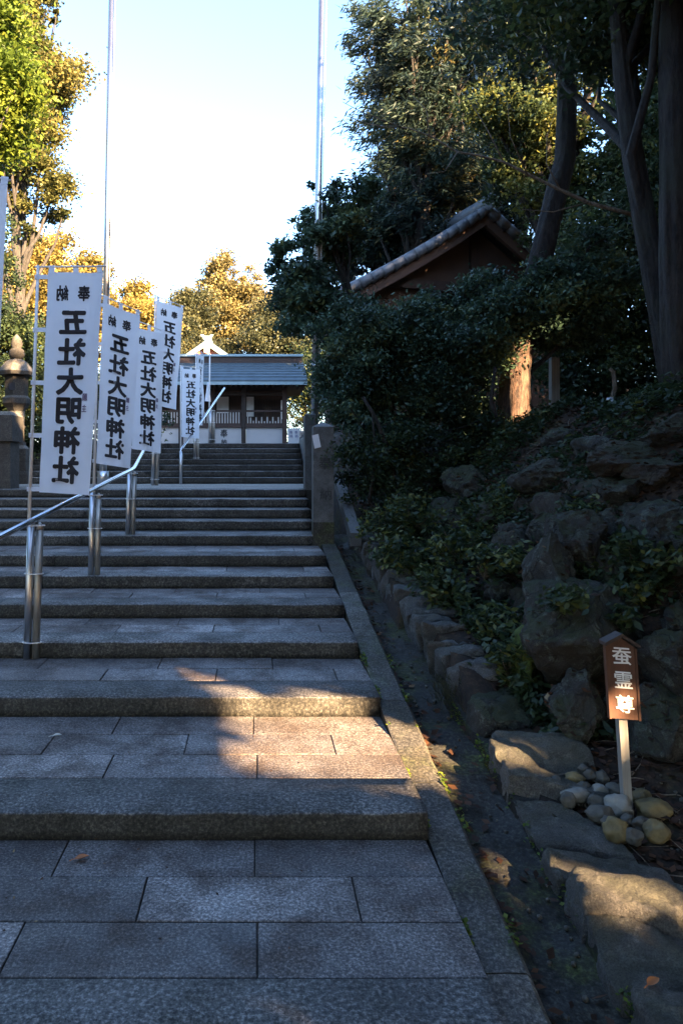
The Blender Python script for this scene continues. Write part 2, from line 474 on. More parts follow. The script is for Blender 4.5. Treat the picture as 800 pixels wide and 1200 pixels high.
def carve(C, rs, L=.1):
    keep = np.ones(len(C), bool)
    for p, r, k in GAPS:
        d = C - p; marg = max(.035, L * (.30 if r > .046 else .09))
        t = d @ SUN
        perp = np.linalg.norm(d - np.outer(t, SUN), axis=1)
        lim = r * rs.uniform(.85, 1.4, len(C)) + marg
        hit = (perp < lim) & (t > .45)
        if k: hit &= rs.random(len(C)) > k
        keep &= ~hit
    return keep


def leaves(name, C, L, Wd, mat, rs, tint, up=.3, droop=None, carving=True, parent=None, base=(0, 0, 0), smooth_normal=None):
    """leaf-sized rhombic faces at the points C"""
    C = np.asarray(C, float)
    if carving:
        k = carve(C, rs, L); C = C[k]; tint = np.asarray(tint)[k]
        if droop is not None: droop = droop[k]
    n = len(C)
    nrm = rs.normal(size=(n, 3)); nrm[:, 2] = np.abs(nrm[:, 2]) + up; nrm /= np.linalg.norm(nrm, axis=1)[:, None]
    t = rs.normal(size=(n, 3)) if droop is None else droop + rs.normal(size=(n, 3)) * .25
    t -= nrm * np.sum(t * nrm, 1)[:, None]; t /= np.linalg.norm(t, axis=1)[:, None] + 1e-9
    b = np.cross(nrm, t)
    s = rs.uniform(.65, 1.3, n)[:, None]
    V = np.stack([C - t * L * .5 * s, C + b * Wd * .5 * s - t * L * .08 * s, C + t * L * .5 * s, C - b * Wd * .5 * s - t * L * .08 * s], 1).reshape(-1, 3)
    V = V - np.asarray(base, float)
    me = bpy.data.meshes.new(name)
    me.vertices.add(4 * n); me.loops.add(4 * n); me.polygons.add(n)
    me.vertices.foreach_set('co', V.ravel().astype(np.float32))
    me.loops.foreach_set('vertex_index', np.arange(4 * n, dtype=np.int32))
    me.polygons.foreach_set('loop_start', np.arange(0, 4 * n, 4, dtype=np.int32))
    try: me.polygons.foreach_set('loop_total', np.full(n, 4, np.int32))
    except Exception: pass
    a = me.attributes.new('tint', 'FLOAT', 'POINT')
    a.data.foreach_set('value', np.repeat(np.clip(tint, 0, 1), 4).astype(np.float32))
    me.materials.append(mat); me.update(calc_edges=True)
    o = link(name, me, parent, base if parent is None else (0, 0, 0))
    return o


def crown_points(ells, n, rs, nclump=60, clump=.22, shell=.45):
    """clumped points in a set of ellipsoids; returns points, tints (fresher at the tips), clump centres"""
    vol = np.array([e[1][0] * e[1][1] * e[1][2] for e in ells]) ** .8
    pr = vol / vol.sum()
    CC, CR = [], []
    for (c, r), p in zip(ells, pr):
        m = max(6, int(nclump * p))
        d = rs.normal(size=(m, 3)); d /= np.linalg.norm(d, axis=1)[:, None]
        rad = rs.uniform(shell, 1.02, m) ** .7
        CC.append(np.asarray(c) + d * rad[:, None] * np.asarray(r))
        CR.append(np.full(m, (r[0] * r[1] * r[2]) ** (1 / 3)) * clump * rs.uniform(.6, 1.4, m))
    CC = np.concatenate(CC); CR = np.concatenate(CR)
    wt = CR ** 2; wt = wt / wt.sum()
    k = rs.choice(len(CC), n, p=wt)
    off = rs.normal(size=(n, 3)); 
    off *= .62
    rr = np.minimum(1.4, np.linalg.norm(off, axis=1))
    pts = CC[k] + off * CR[k][:, None] * np.array([1.3, 1.3, .8])
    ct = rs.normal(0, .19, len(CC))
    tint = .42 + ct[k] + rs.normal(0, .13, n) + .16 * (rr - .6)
    return pts, tint, CC


# ------------------------------------------------------------------ terrain profile
RISE = .116
RY = [3.2, 4.43, 5.32, 6.15, 6.94, 7.58, 8.47, 9.14, 9.6, 10.06, 10.5]      # first flight
RY2 = [13.7 + .36 * i for i in range(7)]                                   # second flight
RIGHT = .735
LAND = RISE * 11; TOP = RISE * 18


def kz(y):
    return float(np.interp(y, [-80, -10, -3, 1.94, 3.2, 8.8, 10.4, 13.6, 16.2, 400], [-3, -1.2, -.7, -.15, .015, .775, LAND - .04, LAND, TOP - .02, TOP]))


def wx(y):
    return float(np.interp(y, [1.5, 2.49, 4.18, 4.96, 5.68, 7.16, 8.8], [1.235, 1.235, 1.25, 1.185, 1.166, 1.12, 1.08]))


def wt(y):
    return kz(y) + float(np.interp(y, [2, 3, 4.2, 4.7, 9], [-.06, -.05, -.03, .13, .10]))


def sm(t):
    t = min(1, max(0, t)); return t * t * (3 - 2 * t)


def T(x, y):
    if x > wx(y) + .05:
        s = x - wx(y) - .3
        terr = 2.15 + max(0, x - 5) * .2 + max(0, y - 9) * .02
        terr = min(terr, 9)
        terr = wt(y) + (terr - wt(y)) * max(float(np.interp(y, [0, 2.2, 4.2, 5.5], [.08, .2, .8, 1])), min(1, max(0, (x - 7) / 8)))
        if y > 9.5: s += (y - 9.5) * .35
        wid = float(np.interp(y, [2, 4, 9], [2.6, 2.1, 1.9]))
        lead = float(np.interp(y, [2.4, 3.6, 4.4], [.55, .35, 0]))
        z = wt(y) + max(0.0, terr - wt(y)) * sm((s - lead) / wid)
        f = sm((s + .25) / .4)
        z += f * (.15 * noise.noise(Vector((x * 1.7, y * 1.7, 3))) + .04 * noise.noise(Vector((x * 5, y * 5, 1))))
        return z
    if x < -5.2:
        z = kz(y)
        if y > 11: z -= .03
        return z - .05 + .04 * noise.noise(Vector((x, y, 0))) + min(6, max(0, -9 - x) * .12)
    if y > 16.4: return TOP - .012
    return kz(y) - .4


xs = np.unique(np.concatenate([np.linspace(-320, -20, 16), np.linspace(-20, -5, 16), np.linspace(-5, .95, 8), np.arange(.95, 4.5, .085), np.linspace(4.5, 14, 40), np.linspace(14, 320, 28)]))
ys = np.unique(np.concatenate([np.linspace(-320, -10, 16), np.linspace(-10, 1.6, 20), np.arange(1.6, 10, .11), np.linspace(10, 24, 50), np.linspace(24, 600, 40)]))
V = [(x, y, T(x, y)) for y in ys for x in xs]
nx = len(xs)
Fc = [(j * nx + i, j * nx + i + 1, (j + 1) * nx + i + 1, (j + 1) * nx + i) for j in range(len(ys) - 1) for i in range(nx - 1)]
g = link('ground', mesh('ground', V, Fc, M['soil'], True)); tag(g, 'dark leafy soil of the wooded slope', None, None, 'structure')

# ------------------------------------------------------------------ stairs
stairs = thing('stone_stairs', 'wide grey granite shrine stairs climbing in two flights', None, (0, 2, 0), None, 'structure')
XL = -5.2
# mortar bed under the slabs (stepped)
prof = []
edges = [1.98] + RY
for i, y in enumerate(edges):
    nxt = (edges + [RY2[0]])[i + 1]
    prof.append((y + .05, nxt + .05, RISE * i))
for i, y in enumerate(RY2[:-1]): prof.append((y + .05, RY2[i + 1] + .05, RISE * (12 + i)))
bed = join(*[box(XL + .02, RIGHT - .012 if z < LAND - .01 else .93, a, b, z - .5, z - .012) for a, b, z in prof], box(XL, .93, RY2[-1] + .05, 16.5, TOP - .6, TOP - .014))
part('mortar_bed', bed, M['bed'], stairs)


def nosing(x0, x1, y0, depth, z0, z1, seed):
    """a step stone with a worn front edge, rough front face"""
    rs = np.random.default_rng(seed)
    L = x1 - x0
    near = y0 < 6
    nxs = max(2, int(L / (.05 if near else .14)) + 1)
    r = .010
    pr = [(depth, z0), (0, z0), (0, z0 + (z1 - z0) * .35), (0, z0 + (z1 - z0) * .7), (.001, z1 - r), (r * .35, z1 - r * .35), (r, z1 - .003), (r * 2.4, z1), (depth * .5, z1), (depth, z1)]
    V, Fc = [], []
    for i in range(nxs):
        x = x0 + L * i / (nxs - 1)
        for k, (dy, z) in enumerate(pr):
            a = .0
            if 1 < k < 8: a = .008
            q = Vector((x * 6, y0 * 3 + dy * 8, z * 9))
            q2 = q * 4
            ny = a * noise.noise(q) + a * .6 * noise.noise(q2)
            nz2 = (.004 * noise.noise(q + Vector((9, 0, 0))) if 3 < k < 8 else 0) - (.009 if k in (4, 5, 6) else 0) * max(0, noise.noise(q * 2.5) - .1)
            V.append((x, y0 + dy + ny, z + nz2))
    m = len(pr)
    for i in range(nxs - 1):
        for k in range(m):
            a, b = i * m + k, i * m + (k + 1) % m
            Fc.append((a, b, b + m, a + m))
    Fc.append(tuple(range(m - 1, -1, -1))); Fc.append(tuple((nxs - 1) * m + k for k in range(m)))
    return V, Fc


def row_cuts(rs, lo, hi, wdt, start):
    c = [hi]; x = hi - start
    while x > lo + .15:
        c.append(x); x -= wdt * rs.uniform(.94, 1.06)
    c.append(lo)
    return c[::-1]


rs0 = np.random.default_rng(3)


def tread(y0, y1, z, nose_d, rows, right, first_w, seed, lo=XL):
    rs = np.random.default_rng(seed)
    low = z - RISE
    cuts = row_cuts(rs, lo, right, 2.9, rs.uniform(2.4, 3.0))
    for a, b in zip(cuts[:-1], cuts[1:]):
        part('step_stone', nosing(a + .002, b - .002, y0, nose_d - .004, low - .004, z, seed * 31 + int(abs(a) * 10)), M['nose'], stairs, True)
    if rows:
        dep = (y1 - y0 - nose_d) / rows
        for r_ in range(rows):
            ya = y0 + nose_d + dep * r_; yb = ya + dep
            cuts = row_cuts(rs, max(lo, -3.4), right, .78, first_w[r_])
            for a, b in zip(cuts[:-1], cuts[1:]):
                dz = rs.normal(0, .0012)
                gp = .0025
                V, Fq = box(a + gp, b - gp, ya + gp, yb - gp, z - .05, z + dz, .003)
                V = [(x, y, zz + (rs.normal(0, .0009) if zz > z - .03 else 0)) for x, y, zz in V]
                part('paving_slab', (V, Fq), M['tile'], stairs)


tread(1.99, 3.2, 0, .347, 3, RIGHT, (.73, .36, .74), 1)
tread(3.2, 4.43, .116, .355, 3, RIGHT + .01, (.74, .33, .76), 2)
tread(4.43, 5.32, .232, .33, 2, RIGHT + .01, (.22, .63), 3)
tread(5.32, 6.15, .348, .31, 2, RIGHT, (.24, .55), 4)
tread(6.15, 6.94, .464, .30, 2, RIGHT, (.30, .7), 5)
tread(6.94, 7.58, .58, .30, 1, RIGHT - .01, (.25,), 6)
tread(7.58, 8.47, .696, .31, 2, RIGHT - .02, (.3, .6), 7)
for i in range(6, 10):
    tread(RY[i], RY[i + 1], RISE * (i + 1), RY[i + 1] - RY[i], 0, .70, (), 20 + i)
tread(RY[10], 10.95, LAND, .45, 0, .70, (), 41)
for i in range(7):
    tread(RY2[i], RY2[i] + .37, RISE * (12 + i), .37, 0, .93, (), 50 + i)
# gravel landing between the flights and the forecourt above
V = [(x, y, LAND + .006 * noise.noise(Vector((x * 4, y * 4, 0))) - .004) for y in np.linspace(10.94, 13.72, 30) for x in np.linspace(XL, .95, 40)]
Fq = [(j * 40 + i, j * 40 + i + 1, (j + 1) * 40 + i + 1, (j + 1) * 40 + i) for j in range(29) for i in range(39)]
tag(link('gravel_landing', mesh('gravel_landing', V, Fq, M['gravel'])), 'pale gravel landing between the two flights', None, None, 'structure')
V = [(x, y, TOP - .006) for y in (16.2, 27.0) for x in (-12, 8)]
tag(link('forecourt', mesh('forecourt', V, [(0, 1, 3, 2)], M['gravel'])), 'pale gravel forecourt before the shrine', None, None, 'structure')

# ------------------------------------------------------------------ kerb and gutter right of the stairs
kerb = thing('kerb', 'sloping granite kerb between stairs and gutter', None, (.8, 2, 0), None, 'structure')
y = 1.6
rs = np.random.default_rng(8)
while y < 8.9:
    L = rs.uniform(.75, 1.15); y1 = min(y + L, 8.95)
    n = 12; V = []; Fq = []
    for i in range(n + 1):
        yy = y + .003 + (y1 - y - .006) * i / n
        z = kz(yy) - .01 + .006 * noise.noise(Vector((yy * 5, 2, 0)))
        xr = .925 + .008 * noise.noise(Vector((yy * 4, 7, 0)))
        V += [(RIGHT + .012, yy, z - .35), (RIGHT + .012, yy, z - .004), (RIGHT + .025, yy, z), (.84, yy, z + .003), (xr - .018, yy, z), (xr, yy, z - .018), (xr + .004, yy, z - .35)]
    for i in range(n):
        for k in range(6):
            a = i * 7 + k; Fq.append((a, a + 7, a + 8, a + 1))
    Fq.append(tuple(range(7))); Fq.append(tuple(n * 7 + k for k in range(6, -1, -1)))
    part('kerb_stone', (V, Fq), M['kerb'], kerb, False)
    y = y1
V = []; nyy = 220
for j in range(nyy):
    yy = 1.4 + j * (9.2 - 1.4) / (nyy - 1)
    x1 = wx(yy) + .08
    for i in range(9):
        x = .915 + (x1 - .915) * i / 8
        V.append((x, yy, kz(yy) - .135 + .022 * noise.noise(Vector((x * 6, yy * 4, 0))) + .012 * noise.noise(Vector((x * 16, yy * 13, 0))) + .02 * abs(i - 4) / 4 * (.5 + noise.noise(Vector((x * 3, yy * 2, 5))))))
Fq = [(j * 9 + i, j * 9 + i + 1, (j + 1) * 9 + i + 1, (j + 1) * 9 + i) for j in range(nyy - 1) for i in range(8)]
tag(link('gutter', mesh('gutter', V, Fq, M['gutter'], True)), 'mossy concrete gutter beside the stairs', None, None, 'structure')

# ------------------------------------------------------------------ stone edging along the gutter (near) and the small retaining wall
edg = thing('stone_edging', 'row of rough flat stones edging the gutter below the sign', 'stone edging', (1.3, 2.8, .0))
spec = [  # y0, y1, depth in x, lift, seed
    (1.9, 2.19, .55, -.01), (2.18, 2.45, .5, .0), (2.43, 2.76, .45, .0), (2.74, 2.96, .42, .02), (2.94, 3.22, .44, .0),
    (3.2, 3.62, .34, -.02), (3.6, 3.80, .44, .0), (3.79, 4.14, .46, .005)]
for i, (a, b, dx, up) in enumerate(spec):
    ym = (a + b) / 2; z = kz(ym) - .015 + up
    V, Fq = cubestone(wx(ym) - .01, wx(ym) + dx, a + .014, b - .014, z - .30, z + [.03, .05, .015, .05, .0, -.02, .02, .045][i], 70 + i, 23, .028, 18, [1, 3, 4, 4, 5, 4, 3, 4][i])
    V[:, 2] += (V[:, 1] - ym) * .12 * (V[:, 2] > z - .15) + (V[:, 0] - wx(ym) - .1) * (.02 if i % 2 else -.06)
    V[:, 1] += np.maximum(0, V[:, 0] - wx(ym) - .03) * -.42
    V[:, 0] += (wx(V[0][1]) - wx(ym)) * 0
    part('stone', (V, Fq), M['edge'], edg, True)
Vw = []
for j in range(40):
    yy = 1.5 + j * (4.75 - 1.5) / 39
    for dx, dz in ((-.02, -.3), (-.012, -.16), (0, -.075), (.3, -.07)):
        Vw.append((wx(yy) + dx + .014 * noise.noise(Vector((yy * 9, dz * 30, 2))) + .01 * noise.noise(Vector((yy * 25, dz * 60, 5))), yy, kz(yy) + dz))
part('footing', (Vw, [(j * 4 + i, j * 4 + i + 1, (j + 1) * 4 + i + 1, (j + 1) * 4 + i) for j in range(39) for i in range(3)]), M['gutter'], edg, False)
wall = thing('retaining_wall', 'low wall of upright rough stones along the gutter up to the pillar', 'wall', (1.1, 6.5, .4))
y = 4.62; i = 0
rs = np.random.default_rng(17)
while y < 9.0:
    tk = rs.uniform(.15, .24); z = kz(y) + rs.uniform(.15, .21) - (.05 if y > 8 else 0)
    x = wx(y) + rs.uniform(-.02, .02)
    V, Fq = cubestone(x, x + rs.uniform(.32, .46), y, y + tk * 1.12, kz(y) - .35, z, 100 + i, 11, .034, 14, 9)
    V[:, 1] += (V[:, 2] - z) * -.55 - .04
    V[:, 0] += (V[:, 2] - z) * -.18
    part('stone', (V, Fq), M['wall'], wall, True)
    y += tk * 1.03; i += 1
p = P(592, 842, 4.05)
V, Fq = cubestone(1.26, 1.68, 4.2, 4.6, -.1, .25, 77, 16, .04, 10, 8)
solo('boulder', (V, Fq), M['rock'], (1.45, 4.4, .0), 'squared mossy block at the near end of the low gutter wall', 'rock', 'rocks on the bank', None, True)

# ------------------------------------------------------------------ boulders on the bank: px, py centre, half sizes px, distance, depth (m)
BO = [
    (688, 735, 66, 78, 4.15, .38, 'rock', 'largest boulder, broad and lichened, right behind the wooden sign'),
    (672, 632, 36, 48, 4.75, .30, 'rock', 'upright mossy boulder standing on top of the largest boulder'),
    (640, 668, 24, 42, 4.55, .25, 'rock', 'narrow dark boulder leaning left of the upright one'),
    (672, 838, 31, 48, 3.75, .2, 'rock', 'upright lichened stone between the square block and the sign'),
    (778, 690, 42, 44, 4.5, .32, 'rockbrown', 'brown boulder under the ferns at the right edge'),
    (785, 775, 34, 42, 3.75, .3, 'rock', 'grey boulder at the right edge level with the sign board'),
    (775, 860, 48, 62, 3.62, .3, 'rock', 'lichened boulder right of the sign post'),
    (775, 605, 40, 40, 5.0, .38, 'rock', 'rounded boulder high at the right edge of the bank'),
    (722, 668, 24, 36, 4.5, .25, 'rockbrown', 'small brown boulder behind the ferns'),
    (524, 598, 27, 24, 7.0, .3, 'rock', 'tilted slab of rock high on the bank above the low plants'),
    (572, 602, 26, 22, 6.9, .28, 'rockbrown', 'pale brown rock right of the tilted slab'),
    (596, 640, 32, 28, 5.9, .3, 'rockbrown', 'brown rock in the middle of the bank below the pale one'),
    (690, 565, 32, 22, 6.0, .3, 'rockbrown', 'yellowish rock near the top of the bank'),
    (740, 530, 55, 24, 6.6, .4, 'rockbrown', 'long dark rock along the crest of the bank'),
    (640, 545, 40, 26, 6.8, .35, 'rock', 'dark rock on the crest left of the yellowish one'),
    (552, 560, 34, 22, 7.8, .4, 'rock', 'half hidden rock under the bush on the bank'),
    (612, 700, 20, 28, 4.9, .22, 'rockbrown', 'mossy rock on the left flank of the largest boulder'),
    (720, 610, 20, 20, 5.2, .2, 'rock', 'small round rock right of the upright boulder'),
    (550, 690, 24, 22, 5.3, .2, 'rockbrown', 'low rock among the leafy plants'),
    (800, 640, 24, 30, 4.6, .25, 'rock', 'small boulder at the right edge above the ferns'),
    (705, 588, 15, 12, 5.6, .15, 'rockbrown', 'small flat rock among the leaves near the crest'),
    (620, 585, 22, 18, 6.4, .2, 'rock', 'small grey rock beside the crest of the bank'),
    (705, 520, 30, 16, 7, .3, 'rock', 'flat dark rock on the skyline of the bank below the pale marker'),
    (790, 500, 40, 22, 7, .35, 'rock', 'mossy rock at the foot of the upright trunk at the right edge'),
    (655, 590, 26, 26, 6, .28, 'rockbrown', 'brown rock directly above the upright boulder'),
    (775, 650, 30, 26, 4.6, .3, 'rock', 'rock at the right edge just below the rounded boulder'),
    (610, 620, 24, 22, 6, .26, 'rock', 'grey rock wedged between the middle brown rock and the crest'),
    (560, 640, 26, 20, 6, .24, 'rock', 'squat rock below the pale brown one'),
    (540, 610, 20, 18, 7, .22, 'rockbrown', 'small brown rock at the foot of the tilted slab'),
    (590, 690, 22, 24, 5, .22, 'rock', 'upright grey rock left of the mossy flank rock'),
    (480, 585, 22, 18, 8, .25, 'rock', 'rock in the shade behind the plants near the pillar'),
    (745, 600, 24, 20, 5, .24, 'rock', 'dark rock above the fern like plant'),
    (735, 570, 34, 26, 5.3, .3, 'rock', 'dark flat topped boulder below the long crest rock'),
    (770, 545, 36, 22, 5.6, .3, 'rockbrown', 'broad brown rock at the right end of the crest'),
    (660, 515, 24, 16, 7.4, .25, 'rock', 'small grey rock at the foot of the cedar trunk'),
    (640, 610, 26, 24, 5.6, .25, 'rock', 'dark rock wedged left behind the upright boulder'),
    (590, 575, 22, 18, 7.2, .25, 'rockbrown', 'brown rock between the pale rock and the crest'),
    (500, 632, 22, 16, 6.4, .2, 'rock', 'grey rock half hidden by the low plants on the wall'),
    (755, 625, 26, 26, 4.7, .25, 'rockbrown', 'brown rock left of the small boulder above the ferns'),
    (795, 720, 26, 30, 4.0, .25, 'rock', 'rock at the right edge between the fern and the grey boulder'),
    (730, 800, 22, 40, 3.95, .18, 'rock', 'shadowed rock right behind the sign board'),
]
ROCKS = []
for i, (px, py, hx, hy, Y, dp, mt, lab) in enumerate(BO):
    Y += .32
    if i > 6:
        for Yq in np.arange(3.2, 12, .04):
            q = P(px, py + hy * .35, Yq)
            if q[2] < T(q[0], Yq): Y = float(Yq) + .03; break
    if i > 6: hx, hy = hx * .92, hy * .9
    c = P(px, py, Y); r = np.array([hx / F * Y * 1.25, dp * 1.15, hy / F * Y * 1.25])
    if i > 6: c = c - np.array([0, 0, r[2] * .32])
    VF = boulder(c, r, 200 + i, 5 if hx > 30 else 4, 16, .2, rng.uniform(-.3, .3))
    ROCKS.append(VF)
    solo('boulder', VF, M[mt], c - np.array([0, 0, r[2] * .9]), lab, 'rock', 'rocks on the bank', None, True)

# pebbles heaped at the foot of the sign
PE = [
    (411, 592, 32, 22, 'pebbley', 'ochre pebble at the back of the heap left of the sign post'),
    (500, 640, 31, 27, 'pebble', 'roundest pale pebble at the back of the heap, half in sun'),
    (412, 648, 50, 24, 'pebble', 'long pale pebble at the left of the heap'),
    (375, 630, 20, 16, 'pebbled', 'small brown pebble at the left edge of the heap'),
    (486, 676, 34, 24, 'pebbled', 'brown grey pebble in the middle of the heap'),
    (568, 697, 52, 42, 'pebble', 'large pale grey pebble just left of the post foot'),
    (505, 722, 50, 32, 'pebbled', 'dark flat pebble low in the middle of the heap'),
    (558, 778, 44, 46, 'pebbley', 'bright ochre pebble at the front of the heap'),
    (650, 660, 36, 30, 'pebbley', 'yellow pebble just right of the post foot'),
    (692, 708, 66, 44, 'pebbley', 'largest ochre pebble right of the post'),
    (652, 756, 34, 24, 'pebbled', 'small grey green pebble in front of the largest ochre one'),
    (702, 785, 40, 40, 'pebbley', 'olive pebble at the right front of the heap'),
    (620, 800, 34, 26, 'pebbled', 'half buried grey pebble between the ochre ones'),
    (465, 580, 24, 20, 'pebbled', 'small grey pebble at the back of the heap'),
    (505, 590, 24, 24, 'pebbled', 'upright grey pebble at the back of the heap near the post'),
    (550, 635, 36, 24, 'pebbled', 'flat grey pebble right behind the roundest one'),
    (385, 670, 26, 28, 'pebbled', 'dull grey pebble in front of the long pale one'),
    (440, 620, 22, 18, 'pebbled', 'tiny grey pebble tucked behind the long pale one'),
    (440, 560, 20, 18, 'pebbled', 'tiny brown pebble farthest back in the heap'),
    (530, 755, 26, 26, 'pebbled', 'small dark pebble beside the bright ochre one'),
    (345, 600, 18, 16, 'pebbled', 'tiny pebble alone at the far left of the heap'),
    (600, 740, 24, 20, 'pebbled', 'tiny pebble below the large pale grey one'),
]
for i, (zx, zy, hx, hy, mt, lab) in enumerate(PE):
    px, py = 540 + zx * .325, 720 + zy * .325
    Y = float(np.interp(py, [900, 985], [3.74, 3.16]))
    c = P(px, py, Y)
    r = np.array([hx, (hx + hy) / 2, hy]) * .325 / F * Y * 1.05
    VF = boulder(c, r, 300 + i, 4, 6, .2, rng.uniform(-.4, .4), (.72, .95), .03)
    solo('pebble', VF, M[mt], c - np.array([0, 0, r[2]]), lab, 'pebble', 'pebbles heaped at the sign foot', None, True)


# ------------------------------------------------------------------ lettering
_gl = {}
def glyph(ch, bold):
    """unit glyph: centred 2-D outline, triangulated, with a little thickness"""
    if (ch, bold) not in _gl:
        cu = bpy.data.curves.new('glyph', 'FONT'); cu.body = ch; cu.offset = 0; cu.extrude = .5; cu.resolution_u = 3
        cu.align_x = 'CENTER'
        t = bpy.data.objects.new('glyph', cu); COL.objects.link(t)
        bpy.context.view_layer.update()
        me = bpy.data.meshes.new_from_object(t.evaluated_get(bpy.context.evaluated_depsgraph_get()))
        V = np.array([v.co for v in me.vertices]); Fq = [tuple(p.vertices) for p in me.polygons]
        lo, hi = V.min(0), V.max(0)
        V[:, :2] -= (lo[:2] + hi[:2]) / 2
        _gl[(ch, bold)] = (V, Fq, hi[1] - lo[1])
        bpy.data.objects.remove(t); bpy.data.curves.remove(cu); bpy.data.meshes.remove(me)
    return _gl[(ch, bold)]


def text_on(fn, items, wid, hei, thick, mirror):
    """items = (char, u, v, size_u, size_v, bold) on the surface fn(u, v, offset)"""
    V, Fq = [], []
    for ch, u, v, su, sv, bold in items:
        gv, gf, _ = glyph(ch, 0)
        e = bold
        for j, (sx_, sy_) in enumerate(((0, 0), (e, 0), (-e, 0), (0, e), (0, -e), (e * .7, e * .7), (-e * .7, e * .7), (e * .7, -e * .7), (-e * .7, -e * .7)) if e > .004 else ((0, 0),)):
            k = len(V)
            for x, y_, z in gv:
                V.append(fn(u + (-x - sx_ if mirror else x + sx_) * su, v - (y_ + sy_) * sv, z * thick + (1 if z > 0 else -1) * .00012 * j))
            Fq += [tuple(i + k for i in q) for q in gf]
    return V, Fq


# ------------------------------------------------------------------ nobori banners
def banner(label, corners, Y0, dY, pole, poleY, seed, letters=True, wave=.012, ripple=1.0, sock=None, bold=.03):
    """corners TL TR BL BR in photo px; the pole side stands at depth Y0, the free side at Y0 + dY"""
    TL, TR, BL, BR = [np.array(P(px, py, Y0 + (dY if k % 2 else 0))) for k, (px, py) in enumerate(corners)]
    nrm = np.cross(TR - TL, BL - TL); nrm /= np.linalg.norm(nrm)
    if nrm[1] > 0: nrm = -nrm            # towards the viewer
    def S(u, v, off=0.0):
        p = (TL * (1 - u) + TR * u) * (1 - v) + (BL * (1 - u) + BR * u) * v
        wv = 1.9 * wave * math.sin(u * 5.1 * ripple + v * 3.3 + seed) * (.3 + u) + wave * 1.1 * math.sin(v * 9 + seed * 2 + u * 2) * u
        wv += wave * 1.0 * math.sin(u * 11 - v * 6 + seed * 3) * (.3 + .7 * v) + wave * .7 * math.sin(v * 21 + u * 7 + seed) * (1 - u) ** 2
        return p + nrm * (wv + off)
    b0 = P(pole[1][0], pole[1][1], poleY); b1 = P(pole[0][0], pole[0][1], poleY)
    root = thing('banner', label, 'banner', b0, 'white shrine banners along the stairs')
    nu, nv = 12, 40
    V = [S(i / nu, j / nv) for j in range(nv + 1) for i in range(nu + 1)]
    Fq = [(j * (nu + 1) + i, j * (nu + 1) + i + 1, (j + 1) * (nu + 1) + i + 1, (j + 1) * (nu + 1) + i) for j in range(nv) for i in range(nu)]
    part('cloth', (V, Fq), M['cloth'], root, True)
    part('pole', tube([b0, b0 * .5 + b1 * .5, b1], [.0135, .0125, .011], 8), M['polew'], root, True)
    e = TR + (TR - TL) * .06 + np.array([0, 0, .035])
    s0 = b1 + (b0 - b1) * .006
    part('cross_bar', tube([s0 - (e - s0) * .05, (s0 + e) / 2, e], .006, 6), M['polew'], root, True)
    def poleat(z):
        t = (z - b0[2]) / (b1[2] - b0[2]); return b0 + (b1 - b0) * t
    for v in (.02, .26, .5, .74, .985):                           # loops round the pole
        a, c = S(0, v), poleat(S(0, v)[2])
        d = c - a; d = d / (np.linalg.norm(d) + 1e-9) * .018
        q = [a - np.array([0, 0, .016]), a + np.array([0, 0, .016]), c + d + np.array([0, -.016, .016]), c + d + np.array([0, -.016, -.016]),
             c + d + np.array([0, .016, .016]), c + d + np.array([0, .016, -.016])]
        part('loop', (q, [(0, 1, 2, 3), (3, 2, 4, 5)]), M['cloth'], root)
    for u in (.06, .5, .94):                                       # loops round the cross bar
        a = S(u, .004); c2 = s0 + (e - s0) * ((u + .12) / 1.2); c2 = np.array([a[0], a[1] * .3 + c2[1] * .7, max(a[2] + .03, c2[2] + .01)])
        wv = (TR - TL) / np.linalg.norm(TR - TL) * .02
        part('loop', ([a - wv, a + wv, c2 + wv, c2 - wv], [(0, 1, 2, 3)]), M['cloth'], root)
    if letters:
        W_, H_ = np.linalg.norm(TR - TL), np.linalg.norm(BL - TL)
        it = [('奉', .665, .093, .23, .072, bold), ('納', .275, .093, .23, .072, bold)]
        for k, ch in enumerate('五社大明神社'):
            it.append((ch, .50, .225 + .1335 * k, .53, .126, .042))
        part('lettering', text_on(S, it, W_, H_, .005, True), M['ink'], root)
        for it in (('願', .80, .565, .10, .036, .01), ('主', .80, .615, .10, .036, .01)):
            part('donor_character', text_on(S, [it], W_, H_, .005, True), M['inkp'], root)
    return root


banner('large white banner cut off by the left edge of the picture', [(-66, 206), (9, 218), (-84, 600), (-10, 612)], 4.2, .12, ((-74, 190), (-90, 700)), 4.2, 9, True)
banner('nearest whole white banner, its last character over the handrail', [(57, 320), (121, 318), (46, 577), (105, 580)], 5.3, .06, ((45, 311), (34, 620)), 5.3, 1)
banner('second white banner, just right of the nearest whole one', [(121, 354), (164, 370), (113, 543), (153, 549)], 7.0, .12, ((116, 343), (110, 586)), 7.0, 2)
banner('third white banner, ending where the handrail bends up', [(158, 383), (192, 392), (155, 526), (189, 531)], 8.6, .12, ((154, 372), (152, 560)), 8.6, 3)
banner('highest white banner, behind and right of the third one', [(184, 352), (215, 362), (180, 474), (207, 480)], 11.3, .2, ((182, 345), (180, 540)), 11.3, 4)
banner('small white banner in front of the shrine, left of the gable', [(213, 432), (235, 434), (213, 512), (233, 514)], 14.2, .1, ((212, 428), (212, 560)), 14.0, 5, wave=.008)
banner('narrow white banner seen almost edge on behind the small one', [(231, 414), (240, 418), (230, 496), (237, 499)], 15.2, .7, ((230, 408), (229, 540)), 15.2, 6, wave=.01)
